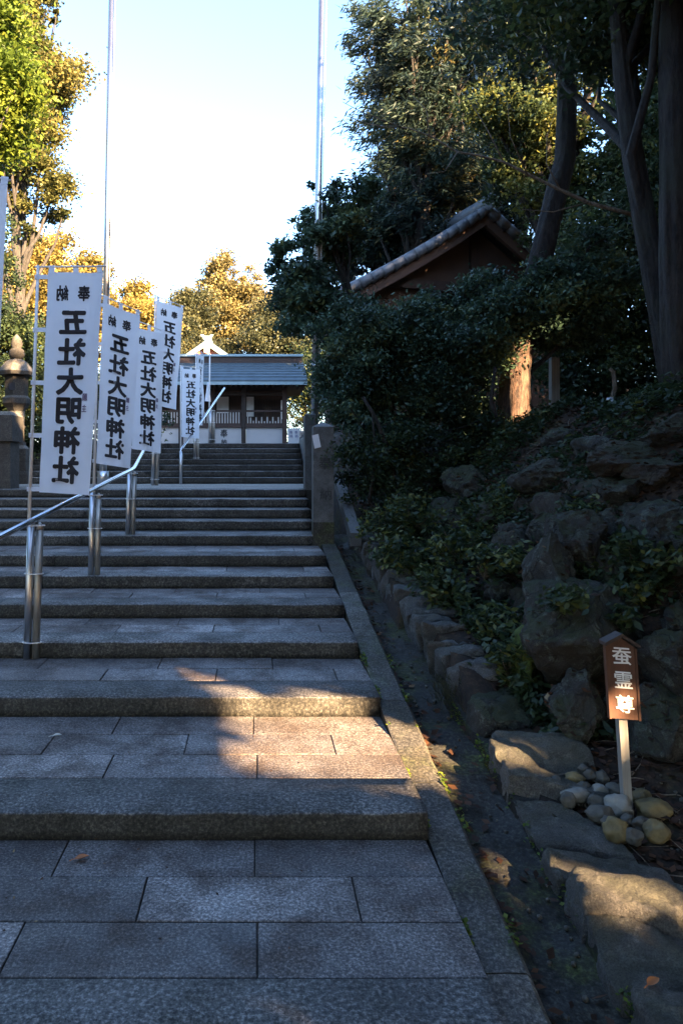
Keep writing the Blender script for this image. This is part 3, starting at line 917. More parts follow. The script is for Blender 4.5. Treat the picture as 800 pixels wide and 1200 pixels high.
# a furled one
t0 = P(246, 414, 16.2); t1 = P(245, 520, 16.2)
rt = thing('banner', 'furled plain white banner hanging narrow beside the sloping rail', 'banner', t1, 'white shrine banners along the stairs')
part('pole', tube([t1, (t0 + t1) / 2, t0], .014, 8), M['polew'], rt, True)
c = [P(px, py, 16.25) for px, py in ((243, 448), (245, 448), (247, 471), (240, 470))]
Vv, Ff = [], []
for j in range(12):
    for i in range(7):
        u, v = i / 6, j / 11
        q = (c[0] * (1 - u) + c[1] * u) * (1 - v) + (c[3] * (1 - u) + c[2] * u) * v
        Vv.append(q + np.array([0, .03 * math.sin(u * 9), 0]))
for j in range(11):
    for i in range(6): Ff.append((j * 7 + i, j * 7 + i + 1, j * 7 + i + 8, j * 7 + i + 7))
part('cloth', (Vv, Ff), M['cloth'], rt, True)

# ------------------------------------------------------------------ handrail with flag sockets
hr = thing('handrail', 'steel handrail with paired posts climbing the lower flight', 'handrail', P(38, 772, 5.3))
a, b = P(-40, 650, 4.2), P(157, 549, 8.6)
c, d = P(177, 512, 10.5), P(182, 505, 11.4)
part('rail', tube([a, a * .5 + b * .5, b * .97 + a * .03, b * .99 + c * .01 + np.array([0, 0, .004]), b * .9 + c * .1, c, d], .021, 12), M['railm'], hr, True)


def post(root, foot, top, Y, side=+1, socket=True, r=.028):
    f_, t_ = P(*foot, Y), P(*top, Y)
    part('post', tube([f_, (f_ + t_) / 2, t_], r, 12), M['steel'], root, True)
    if socket:
        o = np.array([.058 * side, .01, 0])
        h = f_ + o; k = t_ + o + np.array([0, 0, -.06])
        s = part('flag_socket', tube([h, (h + k) / 2, k], r, 12), M['pipe'], root, True)
        cone = tube([k + np.array([0, 0, .001]), k + np.array([0, 0, .03]), k + np.array([0, 0, .055])], [r * .98, r * .7, r * .25], 12)
        part('cap', cone, M['pipe'], s, True)
        for q in (.12, .62, .97):
            z = f_ + (t_ - f_) * q + o / 2
            pts = [z + np.array([math.cos(w_) * (.068 if True else 0), math.sin(w_) * .036, 0]) for w_ in np.linspace(0, 2 * math.pi, 17)]
            part('clamp', tube(pts, .004, 5, caps=False), M['white'], root, True)


post(hr, (32, 772), (37, 611), 5.3)
post(hr, (106.5, 688), (108.5, 577), 7.0)
post(hr, (149.5, 638), (152, 552), 8.6)
post(hr, (179, 569), (181, 508), 11.3)
hr2 = thing('handrail', 'steel handrail climbing the upper flight in front of the shrine', 'handrail', P(212, 567, 13.55))
a, b = P(212, 528, 13.55), P(263, 455, 17.2)
part('rail', tube([P(212, 534, 13.55), a, a * .97 + b * .03 + np.array([0, 0, .01]), (a + b) / 2, b], .022, 12), M['railm'], hr2, True)
post(hr2, (212, 568), (212, 529), 13.55, 1, False)
post(hr2, (228.5, 541), (228.5, 505), 14.9)
post(hr2, (247, 520), (247, 480), 16.1)

# ------------------------------------------------------------------ flagpoles
for lab, foot, top, Y in (('tall steel flagpole on the left, rising behind the banners', (121, 567), (131.5, -40), 11.6),
                          ('tall steel flagpole on the right, rising from behind the stone pillar', (367, 566), (377.5, -40), 11.0)):
    f_, t_ = P(*foot, Y), P(*top, Y)
    fp = thing('flagpole', lab, 'flagpole', f_, 'pair of steel flagpoles')
    part('pole', tube([f_, f_ * .5 + t_ * .5, t_], [.056, .05, .044], 14), M['steel'], fp, True)
    q = f_ * .78 + t_ * .22
    part('collar', tube([q, q + np.array([0, 0, .09])], [.068, .068], 14), M['steel'], fp, True)
    o = np.array([.07, -.05, .4])
    part('halyard', tube([f_ + o * np.array([1, 1, 2]), f_ * .5 + t_ * .5 + o * .9, t_ + o * np.array([1, 1, 0])], .006, 5), M['polew'], fp, True)
    part('base_collar', tube([f_, f_ + np.array([0, 0, .2])], [.085, .085], 14), M['steel'], fp, True)

# ------------------------------------------------------------------ stone pillars at the right of the stairs
pf = P(379, 641, 8.45)
pil = thing('stone_pillar', 'square granite pillar carved with two dark characters beside the stairs', 'pillar', pf)
x0, x1 = P(367, 600, 8.45)[0], P(391, 600, 8.45)[0]
zt = P(379, 499, 8.45)[2]
V, Fq = box(x0, x1, 8.45, 8.45 + (x1 - x0), pf[2] - .1, zt, .01)
part('shaft', (V, Fq), M['pillar'], pil)
part('cap', ([(x0 + .01, 8.46, zt), (x1 - .01, 8.46, zt), (x1 - .01, 8.44 + (x1 - x0), zt), (x0 + .01, 8.44 + (x1 - x0), zt), ((x0 + x1) / 2, 8.45 + (x1 - x0) / 2, zt + .05)], [(0, 1, 4), (1, 2, 4), (2, 3, 4), (3, 0, 4)]), M['pillar'], pil)
part('base_stain', box(x0 - .003, x1 + .003, 8.447, 8.452 + (x1 - x0), pf[2] - .12, P(0, 612, 8.45)[2]), M['kerb'], pil)
def Sp(u, v, off): return np.array([x0 + (x1 - x0) * u, 8.447 - off, P(0, v, 8.45)[2]])
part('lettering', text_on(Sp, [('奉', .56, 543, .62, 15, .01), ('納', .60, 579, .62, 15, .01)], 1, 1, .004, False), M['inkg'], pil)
pc = P(371, 517, 8.4)
V, Fq = box(pc[0] - .036, pc[0] + .036, 8.425, 8.43, pc[2] - .075, pc[2] + .075)
V = [(x + (z - pc[2]) * -.2, y, z + (x - pc[0]) * .25) for x, y, z in V]
solo('paper_notice', (V, Fq), M['paper'], (pc[0], 8.43, pc[2] - .09), 'small blank white paper notice fixed to the stone pillar', 'notice')
q = P(367, 570, 10.85)
solo('flagpole_block', box(.70, .86, 10.6, 10.95, LAND - .2, P(0, 486, 10.8)[2], .015), M['pillar'], (.78, 10.75, LAND), 'plain granite post behind the carved pillar holding the right flagpole', 'pillar')
solo('stair_cheek', box(.945, 1.09, 13.55, 16.3, LAND - .2, TOP + .09, .015), M['pillar'], (1.0, 14.5, LAND), 'plain granite cheek stone bounding the upper flight on its right', 'wall')
# the sloping beam beside the pillar
a, b = P(397, 563, 9.6), P(417, 630, 7.95)
u = b - a
Vv = []
for pnt in (a, b):
    for dx, dz in ((-.06, -.09), (.06, -.09), (.06, .05), (-.06, .05)): Vv.append(pnt + np.array([dx, 0, dz]))
solo('sloping_beam', (Vv, [(3, 2, 1, 0), (4, 5, 6, 7), (0, 1, 5, 4), (1, 2, 6, 5), (2, 3, 7, 6), (3, 0, 4, 7)]), M['pillar'], (a + b) / 2 - np.array([0, 0, .1]), 'sloping granite beam running down from behind the pillar to the low wall', 'stone beam')

# ------------------------------------------------------------------ wooden sign
sY = 3.42
foot, head = P(737, 944, sY), P(724, 741, sY)
sg = thing('wooden_sign', 'small brown roofed sign with three white characters among the pebbles', 'sign', foot)
ax = head - foot; L = np.linalg.norm(ax); ax /= L
rx = np.array([1, 0, -ax[0] / ax[2] * 1.0]); rx[2] = -.075; rx /= np.linalg.norm(rx)
nn = np.cross(rx, ax); nn /= np.linalg.norm(nn)
if nn[1] > 0: nn = -nn
def Q(u, v, o): return foot + rx * u + ax * v + nn * o       # metres on the sign's own plane
def slab(u0, u1, v0, v1, o0, o1):
    Vq = [Q(u_, v_, o_) for o_ in (o0, o1) for v_ in (v0, v1) for u_ in (u0, u1)]
    return Vq, [(0, 2, 3, 1), (4, 5, 7, 6), (0, 1, 5, 4), (1, 3, 7, 5), (3, 2, 6, 7), (2, 0, 4, 6)]
px2m = sY / F
part('post', slab(-.0195, .0195, -.12, L * .93, -.045, -.008), M['post'], sg)
bw = .0675; b0v = L - 101 * px2m; b1v = L - 14 * px2m
Vq = []
for o_ in (-.006, .012):
    for u_, v_ in ((-bw, b0v), (bw, b0v), (bw, b1v - .01), (0, b1v + .035), (-bw, b1v - .01)): Vq.append(Q(u_, v_, o_))
part('board', (Vq, [(4, 3, 2, 1, 0), (5, 6, 7, 8, 9)] + [(i, (i + 1) % 5, (i + 1) % 5 + 5, i + 5) for i in range(5)]), M['sign'], sg)
for s_ in (-1, 1):
    e0, e1 = (0, b1v + .04), (s_ * (bw + .012), b1v - .006)
    Vq = [Q(u_, v_ + h, o_) for o_ in (-.03, .035) for (u_, v_) in (e0, e1) for h in (0, .016)]
    part('roof_board', (Vq, [(0, 1, 3, 2), (4, 6, 7, 5), (0, 2, 6, 4), (2, 3, 7, 6), (3, 1, 5, 7), (1, 0, 4, 5)]), M['signroof'], sg)
for s_ in (-1, 1):
    part('edge_strip', slab(s_ * (bw - .004), s_ * (bw + .005), b0v - .002, b1v - .012, -.008, .016), M['sign'], sg)
def Ss(u, v, off): return Q(u, v, .0135 + off)
def sgv(py): return L - (py - 741) * px2m
it = [(c_, .002, sgv(py), .092, -.088, .008) for c_, py in (('蚕', 768), ('霊', 796), ('尊', 824))]
part('lettering', text_on(Ss, it, 1, 1, .003, False), M['wpaint'], sg)

# ------------------------------------------------------------------ stone lantern and block at the upper left
lY = 11.6
lc = P(20, 565, lY); cx = (lc[0] - .0, lY)
def lz(py): return P(0, py, lY)[2]
def lr(px): return px / F * lY
ln = thing('stone_lantern', 'weathered stone lantern at the left end of the landing', 'lantern', (lc[0], lY, LAND))
part('base', lathe(cx, [(lr(17), lz(567)), (lr(17), lz(556)), (lr(15), lz(552)), (lr(14), lz(538))], 6), M['lantern'], ln)
part('plinth', lathe(cx, [(lr(14.5), lz(540)), (lr(14.5), lz(526)), (lr(11), lz(522)), (lr(10), lz(518))], 6), M['lantern'], ln)
part('shaft', lathe(cx, [(lr(9), lz(519)), (lr(8.5), lz(503)), (lr(10), lz(500)), (lr(8.5), lz(498)), (lr(9), lz(482))], 16), M['lantern'], ln, True)
part('platform', lathe(cx, [(lr(9), lz(483)), (lr(12), lz(478)), (lr(16), lz(473)), (lr(16), lz(467)), (lr(13), lz(464))], 6), M['lantern'], ln)
fb = part('fire_box', lathe(cx, [(lr(13), lz(465)), (lr(13.5), lz(441))], 6), M['lantern'], ln)
ww = P(15, 452, lY - lr(12.2)); part('window', box(ww[0] - .05, ww[0] + .04, ww[1] - .012, ww[1] + .02, ww[2] - .07, ww[2] + .05), M['ink'], fb)
part('roof', lathe(cx, [(lr(21), lz(440)), (lr(22), lz(436)), (lr(18), lz(431)), (lr(12), lz(424)), (lr(7), lz(421))], 6), M['lantern'], ln)
part('finial', lathe(cx, [(lr(7), lz(421)), (lr(9), lz(416)), (lr(8), lz(410)), (lr(5), lz(408)), (lr(7), lz(403)), (lr(5), lz(397)), (lr(1), lz(392))], 12), M['lantern'], ln, True)
bp = P(0, 482, 10.9)
solo('stone_block', join(box(P(-60, 0, 10.8)[0], P(14, 0, 10.8)[0], 10.75, 11.15, LAND - .03, P(0, 517, 10.8)[2], .02), box(P(-60, 0, 10.8)[0] - .03, P(10, 0, 10.8)[0] + .09, 10.7, 11.2, P(0, 517, 10.8)[2], P(0, 482, 10.8)[2], .06)),
     M['lantern'], (bp[0] - .3, 10.95, LAND), 'capped stone block cut off by the left edge, beside the lantern', 'stone block')

# ------------------------------------------------------------------ shrine gate hall
Y = 28.0
def X(px, y=Y): return (px - VX) / F * y
def Z(py, y=Y): return EYE - (py - VY) / F * y
hall = thing('shrine_hall', 'long dark timber shrine hall with a blue grey copper roof and white panels', 'shrine', (X(242), Y + 2, TOP))
part('plinth', box(X(126), X(337), Y + .25, Y + 5, TOP - .2, Z(520), .0), M['lantern'], hall)
posts = [128, 170, 212, 249, 285.5, 333.5]
for i, px in enumerate(posts):
    part('pillar', box(X(px) - .085, X(px) + .085, Y - .02, Y + .18, TOP - .05, Z(450)), M['darkwood' if i < 5 else 'redwood'], hall)
for a, b in zip(posts[:-1], posts[1:]):
    xa, xb = X(a) + .088, X(b) - .088
    part('white_panel', box(xa, xb, Y + .06, Y + .12, TOP - .03, Z(501)), M['plaster'], hall)
    rl = part('lower_rail', box(xa - .002, xb + .002, Y - .03, Y + .15, Z(501) + .002, Z(496)), M['redwood'], hall)
    part('upper_rail', box(xa, xb, Y + .02, Y + .11, Z(482.5), Z(480.5)), M['redwood'], hall)
    part('back_wall', box(xa - .08, xb + .08, Y + 1.5, Y + 1.6, Z(501), Z(448)), M['redwood'], hall)
    x = xa + .05
    full = b < 320
    while x < xb - .04:
        pxx = VX + x / Y * F
        top = 483 if full or pxx < 291 or pxx > 328 else 491 + 2.5 * math.sin(pxx)
        part('baluster', box(x, x + .045, Y + .03, Y + .07, Z(496) - .003, Z(top)), M['baluster'], hall)
        x += .105
# windows and doors in the back wall
def wy(px): return X(px, Y + 1.48)
for pa, pb, ta, tb, m_ in ((254, 268, 465, 484, 'paper'), (222, 236, 465, 484, 'paper'), (289, 297.5, 465, 488, 'paper'), (329, 331.5, 469, 491, 'white'), (140, 150, 465, 484, 'paper'), (180, 190, 465, 484, 'paper')):
    y_ = Y + 1.44
    x0_, x1_, z0_, z1_ = X(pa, y_), X(pb, y_), Z(tb, y_), Z(ta, y_)
    f_ = part('window', box(x0_, x1_, y_, y_ + .05, z0_, z1_), M[m_], hall)
    part('frame', join(box(x0_ - .06, x0_ - .003, y_ - .02, y_ + .055, z0_ - .06, z1_ + .06), box(x1_ + .003, x1_ + .06, y_ - .02, y_ + .055, z0_ - .06, z1_ + .06),
                       box(x0_ - .003, x1_ + .003, y_ - .018, y_ + .055, z0_ - .06, z0_ - .003), box(x0_ - .003, x1_ + .003, y_ - .018, y_ + .055, z1_ + .003, z1_ + .06)), M['darkwood'], f_)
for k in range(8):
    px = 303 + k * 2.6; y_ = Y + 1.42
    part('lattice_bar', box(X(px, y_), X(px, y_) + .03, y_, y_ + .04, Z(492, y_), Z(468, y_)), M['lantern' if k in (2, 3, 4) else 'darkwood'], hall)
part('lattice_panel', box(X(310, Y + 1.46), X(318, Y + 1.46), Y + 1.46, Y + 1.49, Z(490), Z(474)), M['clay'], hall)
part('tie_beam', box(X(126), X(334), Y - .05, Y + .2, Z(449.5), Z(444)), M['darkwood'], hall)
part('head_beam', box(X(126), X(334), Y + .0, Y + .14, Z(463), Z(460)), M['darkwood'], hall)
# roof: courses of copper
er, el = 358, 118
rsx = np.random.default_rng(4)
ncs = 7
for side in (1, -1):
    for k in range(ncs):
        f0, f1 = k / ncs, (k + 1) / ncs + .04
        ya, yb = Y - 1.0 + 2.4 * f0, Y - 1.0 + 2.4 * f1
        za = Z(447, Y - 1) + (Z(426, Y + 1.4) - Z(447, Y - 1)) * f0 ** .9; zb = Z(447, Y - 1) + (Z(426, Y + 1.4) - Z(447, Y - 1)) * f1 ** .9
        if side < 0: ya, yb = 2 * (Y + 1.6) - ya, 2 * (Y + 1.6) - yb
        xl, xr = X(el), X(er)
        lift = .05
        Vq = [(xl, ya, za), (xr, ya, za), (xr, ya, za + lift + .012), (xl, ya, za + lift + .012), (xl, yb, zb), (xr, yb, zb), (xr, yb, zb + .012), (xl, yb, zb + .012)]
        part('roof_course', (Vq, [(0, 1, 2, 3), (3, 2, 6, 7), (5, 4, 7, 6), (0, 4, 5, 1), (1, 5, 6, 2), (4, 0, 3, 7)]), M['copper'], hall)
zr0, zr1 = Z(427.5, Y + 1.4), Z(418, Y + 1.4)
part('ridge_flashing', box(X(el), X(er - 1), Y + 1.32, Y + 1.88, zr0 - .05, zr0 + .05), M['copperl'], hall)
part('ridge_box', box(X(el + 2), X(er - 2), Y + 1.4, Y + 1.8, zr0 + .052, zr1), M['redwood'], hall)
part('ridge_cap', box(X(el - 1), X(er), Y + 1.3, Y + 1.9, zr1 + .002, zr1 + .09), M['copperl'], hall)
part('soffit', box(X(el), X(er), Y - .9, Y + 4, Z(447, Y - 1) - .08, Z(447, Y - 1) - .03), M['darkwood'], hall)
part('eave_board', box(X(el), X(er), Y - 1.0, Y - .93, Z(448.5, Y - 1) - .07, Z(447, Y - 1) - .004), M['copperl'], hall)
for k in range(40):
    x = X(el + 3) + k * (X(er - 3) - X(el + 3)) / 39
    part('rafter', box(x - .03, x + .03, Y - .88, Y + .3, Z(447, Y - 1) - .17, Z(447, Y - 1) - .085), M['darkwood'], hall)
def Sh(u, v, off): return np.array([X(u, Y + .055), Y + .055 - off, Z(v, Y + .055)])
part('lettering', text_on(Sh, [('奉', 262.5, 508, 9, 10, .02), ('納', 262.5, 517.5, 7, 6, .02)], 1, 1, .006, False), M['ink'], hall)

# the sanctuary behind, only its gable top shows
Y2 = 44.0
def X2(px): return X(px, Y2)
def Z2(py): return Z(py, Y2)
sh = thing('inner_sanctuary', 'sanctuary behind the hall with pale green gable edges and crossed finials', 'shrine', (X2(242.5), Y2 + 3, TOP))
axx, az = X2(242.5), Z2(401)
sl_ = (Z2(401) - Z2(416)) / (X2(264) - X2(242.5))
hw = 2.4
part('gable_wall', ([(axx - hw, Y2 + .3, az - hw * sl_), (axx + hw, Y2 + .3, az - hw * sl_), (axx, Y2 + .3, az - .02), (axx - hw, Y2 + 6, az - hw * sl_), (axx + hw, Y2 + 6, az - hw * sl_), (axx, Y2 + 6, az - .02)],
     [(0, 1, 2), (5, 4, 3), (0, 2, 5, 3), (1, 4, 5, 2), (0, 3, 4, 1)]), M['orange'], sh)
part('wall', box(axx - 1.9, axx + 1.9, Y2 + .4, Y2 + 5.8, TOP - .2, az - hw * sl_ + .02), M['redwood'], sh)
for s_ in (-1, 1):
    e = (axx + s_ * (hw + .15), az - (hw + .15) * sl_)
    def pl(y0_, y1_, h0, h1):
        Vq = [(xx, yy, zz + h) for yy in (y0_, y1_) for (xx, zz) in ((axx, az), e) for h in (h0, h1)]
        return Vq, [(0, 1, 3, 2), (4, 6, 7, 5), (0, 2, 6, 4), (2, 3, 7, 6), (3, 1, 5, 7), (1, 0, 4, 5)]
    part('bargeboard', pl(Y2, Y2 + .12, -.18, .12), M['verdi'], sh)
    part('roof_slope', pl(Y2 + .125, Y2 + 6.4, .02, .2), M['copper'], sh)
    bx = (axx + s_ * .30, az + .48)
    Vq = [(xx + w_ * s_, yy, zz) for yy in (Y2 + .14, Y2 + .24) for (xx, zz) in ((axx - s_ * .12, az - .1), bx) for w_ in (-.09, .09)]
    part('finial', (Vq, [(0, 1, 3, 2), (4, 6, 7, 5), (0, 2, 6, 4), (2, 3, 7, 6), (3, 1, 5, 7), (1, 0, 4, 5)]), M['verdi'], sh)
part('ridge', box(axx - .2, axx + .2, Y2 + .26, Y2 + 6.3, az + .12, az + .42), M['verdi'], sh)
part('pendant', box(axx - .16, axx + .16, Y2 - .06, Y2 - .005, az - .62, az - .1), M['verdi'], sh)
part('king_post', box(axx - .12, axx + .12, Y2 + .2, Y2 + .295, az - hw * sl_ + .02, az - .64), M['verdi'], sh)

# white tapered stand by the stairs' top
bY = 17.4
c0, c1 = P(337, 502, bY), P(351, 519, bY)
cxm = (c0[0] + c1[0]) / 2; hw0 = (c1[0] - c0[0]) / 2; zb_, zt_ = TOP - .003, c0[2]
Vq = [(cxm + a_ * (hw0 * k_), bY + b_ * .1 * k_, z_) for z_, k_ in ((zb_, .82), (zt_, 1.05)) for a_, b_ in ((-1, -1), (1, -1), (1, 1), (-1, 1))]
bk = thing('white_stand', 'small white tapered box with two columns of blue writing at the stairs top', 'box', (cxm, bY, zb_))
part('body', (Vq, [(3, 2, 1, 0), (4, 5, 6, 7)] + [(i, (i + 1) % 4, (i + 1) % 4 + 4, i + 4) for i in range(4)]), M['white'], bk)
def Sb(u, v, off): return np.array([X(u, bY - .11), bY - .112 - .0 - off, Z(v, bY - .11)])
part('lettering', text_on(Sb, [('奉', 341, 506.5, 3.6, 3.6, 0), ('納', 341, 511, 3.6, 3.6, 0), ('奉', 347, 506.5, 3.6, 3.6, 0), ('納', 347, 511, 3.6, 3.6, 0)], 1, 1, .004, False), M['inkb'], bk)
solo('low_wall', join(box(X(340, 30), X(420, 30), 30, 30.2, TOP - .1, Z(508, 30)), box(X(339, 30), X(421, 30), 29.95, 30.25, Z(508, 30) + .002, Z(505, 30))), M['plaster'], (X(370, 30), 30.1, TOP),
     'low white wall right of the shrine hall, mostly behind leaves', 'wall')

# ------------------------------------------------------------------ tiled hut in the trees on the right
hY = 15.5
ap = P(571, 246, hY); th = R(17)
ho = np.array([ap[0], ap[1], 0])
hut = thing('tiled_hut', 'brown walled hut with grey tiled gable roof among the trees on the right', 'hut', (ap[0], hY + 2, 2.2))
cA, sA = math.cos(th), math.sin(th)
hwid, slope, eavez, ln_ = 3.3, .6, 0, 2.6
def H(u, v, z):  # u across the gable, v along the ridge, from the apex
    return np.array([ho[0] + u * cA - v * sA, ho[1] + u * sA + v * cA, ap[2] + z])
def hz(u): return -abs(u) * slope - .10 * (abs(u) / hwid) * (hwid - abs(u)) * 1.0
def hslab(u0, u1, v0, v1, z0, z1):
    Vq = [H(u_, v_, z_) for z_ in (z0, z1) for v_ in (v0, v1) for u_ in (u0, u1)]
    return Vq, [(0, 2, 3, 1), (4, 5, 7, 6), (0, 1, 5, 4), (1, 3, 7, 5), (3, 2, 6, 7), (2, 0, 4, 6)]
us = np.linspace(-hwid + .5, hwid - .5, 13)
Vq = [H(u_, .55, hz(u_) - .16) for u_ in us] + [H(us[-1], .55, -5.6), H(us[0], .55, -5.6)]
Vq += [v + (H(0, .12, 0) - H(0, 0, 0)) for v in Vq]
n_ = len(us) + 2
part('gable_wall', (Vq, [tuple(range(n_)), tuple(range(2 * n_ - 1, n_ - 1, -1))] + [(i, i + n_, (i + 1) % n_ + n_, (i + 1) % n_) for i in range(n_)]), M['clay'], hut)
part('side_wall', hslab(-hwid + .5, hwid - .5, .68, ln_ - .5, -5.6, hz(hwid - .5) - .2), M['clay'], hut)
for z_, w_ in ((-1.55, 2.2), (-2.3, 2.55)):
    part('cross_beam', hslab(-w_, w_, .42, .54, z_ - .1, z_ + .1), M['redwood'], hut)
part('gable_post', hslab(-.1, .1, .44, .545, -1.44, -.25), M['redwood'], hut)
for s_ in (-1, 1):
    prev = None; Vq = []; 
    uu = [s_ * hwid * k / 12 for k in range(13)]
    for v_ in (0.06, .16):
        for u_ in uu: Vq += [H(u_, v_, hz(u_) - .30), H(u_, v_, hz(u_) - .045)]
    Fq = []
    for k in range(12):
        a_ = 2 * k; b_ = a_ + 26
        Fq += [(a_, a_ + 2, a_ + 3, a_ + 1), (b_, b_ + 1, b_ + 3, b_ + 2), (a_, b_, b_ + 2, a_ + 2), (a_ + 1, a_ + 3, b_ + 3, b_ + 1)]
    part('bargeboard', (Vq, Fq), M['clay'], hut)
    Vq = []; Fq = []
    for v_ in (.17, ln_):
        for u_ in uu: Vq += [H(u_, v_, hz(u_) - .12), H(u_, v_, hz(u_) - .03)]
    for k in range(12):
        a_ = 2 * k; b_ = a_ + 26
        Fq += [(a_, a_ + 2, a_ + 3, a_ + 1), (b_, b_ + 1, b_ + 3, b_ + 2), (a_, b_, b_ + 2, a_ + 2), (a_ + 1, a_ + 3, b_ + 3, b_ + 1)]
    part('roof_deck', (Vq, Fq), M['darkwood'], hut)
    # tiles: pan tiles in courses, one shared mesh per side
    rows, colsn = 14, 8
    tme = {}
    for r_ in range(rows):
        u0, u1 = s_ * hwid * 1.03 * (rows - r_) / rows, s_ * hwid * 1.03 * (rows - r_ - 1.15) / rows
        u1 = s_ * max(0, abs(u1)) if s_ * u1 > 0 else 0
        for c_ in range(colsn):
            v0 = .0 + c_ * (ln_ + .1) / colsn; v1 = v0 + (ln_ + .1) / colsn
            if (r_) not in tme:
                Vq = []; m_ = 7
                for u_, h in ((u0, .055), (u1, .02)):
                    for k in range(m_ + 1):
                        f_ = k / m_
                        Vq.append(H(u_, (v1 - v0) * f_, hz(u_) + h + .05 * math.sin(f_ * 2 * math.pi)))
                for k in range(m_ + 1):
                    f_ = k / m_; Vq.append(H(u0, (v1 - v0) * f_, hz(u0) - .02 + .05 * math.sin(f_ * 2 * math.pi)))
                Fq = [(k, k + 1, m_ + 2 + k, m_ + 1 + k) for k in range(m_)] + [(k + 1, k, 2 * m_ + 2 + k, 2 * m_ + 3 + k) for k in range(m_)]
                o0 = H(u0, 0, hz(u0))
                tme[r_] = (mesh('roof_tile', np.array(Vq) - o0, Fq, M['rtile'], False), u0)
            me_, u0_ = tme[r_]
            t_ = link('roof_tile', me_, hut, H(u0_, v0, hz(u0_)) - np.array(hut.location) + np.array([0, 0, rng.normal(0, .006)]))
    # round verge tiles down the rake
    for r_ in range(rows):
        ua, ub = s_ * hwid * 1.03 * (rows - r_) / rows, s_ * hwid * 1.03 * (rows - r_ - 1.1) / rows
        if ub * s_ < 0: ub = 0
        Vt, Ft = tube([H(ua, .02, hz(ua) + .02), H(ub, .02, hz(ub) + .05)], [.115, .095], 8)
        part('verge_tile', (Vt, Ft), M['rtile'], hut, True)
part('ridge', tube([H(0, -.05, .12), H(0, ln_ / 2, .12), H(0, ln_ + .1, .12)], .16, 10), M['rtile'], hut, True)
part('ridge_end_tile', (boulder(H(0, -.08, .14), (.17, .09, .2), 5, 3, 4, .06)), M['rtile'], hut, True)

# ------------------------------------------------------------------ trees
def limb(a, b, r0, r1, rs, bend=.12, n=5):
    a, b = np.asarray(a, float), np.asarray(b, float)
    L_ = np.linalg.norm(b - a)
    pts = [a + (b - a) * t + rs.normal(0, bend * L_ * .25, 3) * math.sin(math.pi * t) + np.array([0, 0, .15 * L_ * bend * math.sin(math.pi * t)]) for t in np.linspace(0, 1, n)]
    return tube(pts, np.linspace(r0, r1, n), 6, 0, False)


DENS = 1.7
def tree(name, label, cat, Yd, ells, n, leaf, mat, bark, trunk_px, trunk_r, seed, group=None, nclump=70, clump=.24, shell=.45, tshift=0.0, limbs=12, base=None, trunk_path=None, up=.3, droop=None):
    """ells: (px, py, rx px, ry px, depth m[, dY]) ellipses seen in the photo, placed at distance Yd"""
    rs = np.random.default_rng(seed)
    n = int(n * DENS); leaf = (leaf[0] * .8, leaf[1] * .8)
    E_ = []
    for e in ells:
        yy = Yd + (e[5] if len(e) > 5 else 0)
        E_.append((P(e[0], e[1], yy), (e[2] / F * yy, e[4], e[3] / F * yy)))
    c0 = E_[0][0]
    bx = (trunk_px - VX) / F * Yd
    b_ = np.array([bx, Yd, T(bx, Yd) - .05]) if base is None else np.asarray(base, float)
    root = thing(name, label, cat, b_, group)
    top = np.array([c0[0] * .7 + bx * .3, c0[1], c0[2] + E_[0][1][2] * .45])
    if trunk_path is None:
        tp = [b_ - np.array([0, 0, .1])] + [b_ + (top - b_) * t + rs.normal(0, .04 * np.linalg.norm(top - b_) * .4, 3) * math.sin(math.pi * t) for t in np.linspace(.08, 1, 9)]
    else: tp = [np.asarray(q, float) for q in trunk_path]
    tr = np.linspace(1, .22, len(tp)) * trunk_r; tr[0] *= 1.35
    pts, tint, CC = crown_points(E_, n, rs, nclump, clump, shell)
    parts_ = [tube(tp, tr, 44, .15, True, .10, 8) if name == 'large_tree' else tube(tp, tr, 14, .18)]
    tp = np.array(tp)
    sel = rs.choice(len(CC), min(limbs, len(CC)), replace=False)
    for k in sel:
        q = CC[k]
        ok = np.where(tp[:, 2] < q[2] + .1)[0]
        s_ = ok[max(0, min(len(ok) - 1, rs.integers(len(ok) // 2, len(ok))))] if len(ok) else 1
        parts_.append(limb(tp[s_], q, tr[s_] * .55, max(.008, tr[s_] * .12), rs))
    part('trunk', join(*parts_), bark, root, True)
    dr = None
    if droop is not None:
        dr = pts - np.array([bx, Yd, 0]); dr[:, 2] = 0; dr /= np.linalg.norm(dr, axis=1)[:, None] + 1e-9
        dr = dr * .6 + np.array([0, 0, -droop])
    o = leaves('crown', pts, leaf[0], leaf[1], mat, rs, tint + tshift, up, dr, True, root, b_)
    return root


# left
tree('broadleaf_tree', 'tall yellow green tree with pale trunk at the upper left', 'tree', 20,
     [(28, 95, 58, 75, 1.6), (28, 185, 58, 62, 1.5), (62, 228, 32, 30, .9), (22, 262, 34, 26, .9), (50, 10, 22, 20, .7), (0, 30, 40, 60, 1.3)], 52000, (.13, .085), M['lyel'], M['barkg'], 21, .2, 1, None, 100, .2, .35, -.02, 22)
tree('leafy_tree', 'bright green large leaved tree at the top left corner', 'tree', 12, [(-22, 95, 58, 85, 1.0), (10, 40, 30, 45, .8), (20, 118, 28, 26, .6)], 15000, (.115, .058), M['lbright'], M['barkg'], -45, .12, 2, None, 40, .3, .3)
tree('autumn_tree', 'orange leaved tree low behind the banners on the left', 'tree', 44, [(48, 320, 40, 52, 2), (95, 345, 42, 42, 2), (20, 370, 40, 60, 2)], 26000, (.24, .17), M['laut'], M['barkg'], 60, .25, 3, None, 80, .25, .3)
tree('autumn_tree', 'yellow orange tree right of the left flagpole', 'tree', 46, [(150, 356, 30, 32, 2), (165, 390, 36, 40, 2), (120, 385, 30, 40, 2)], 16000, (.24, .17), M['laut'], M['barkg'], 150, .22, 4, None, 60, .25, .3, .08)
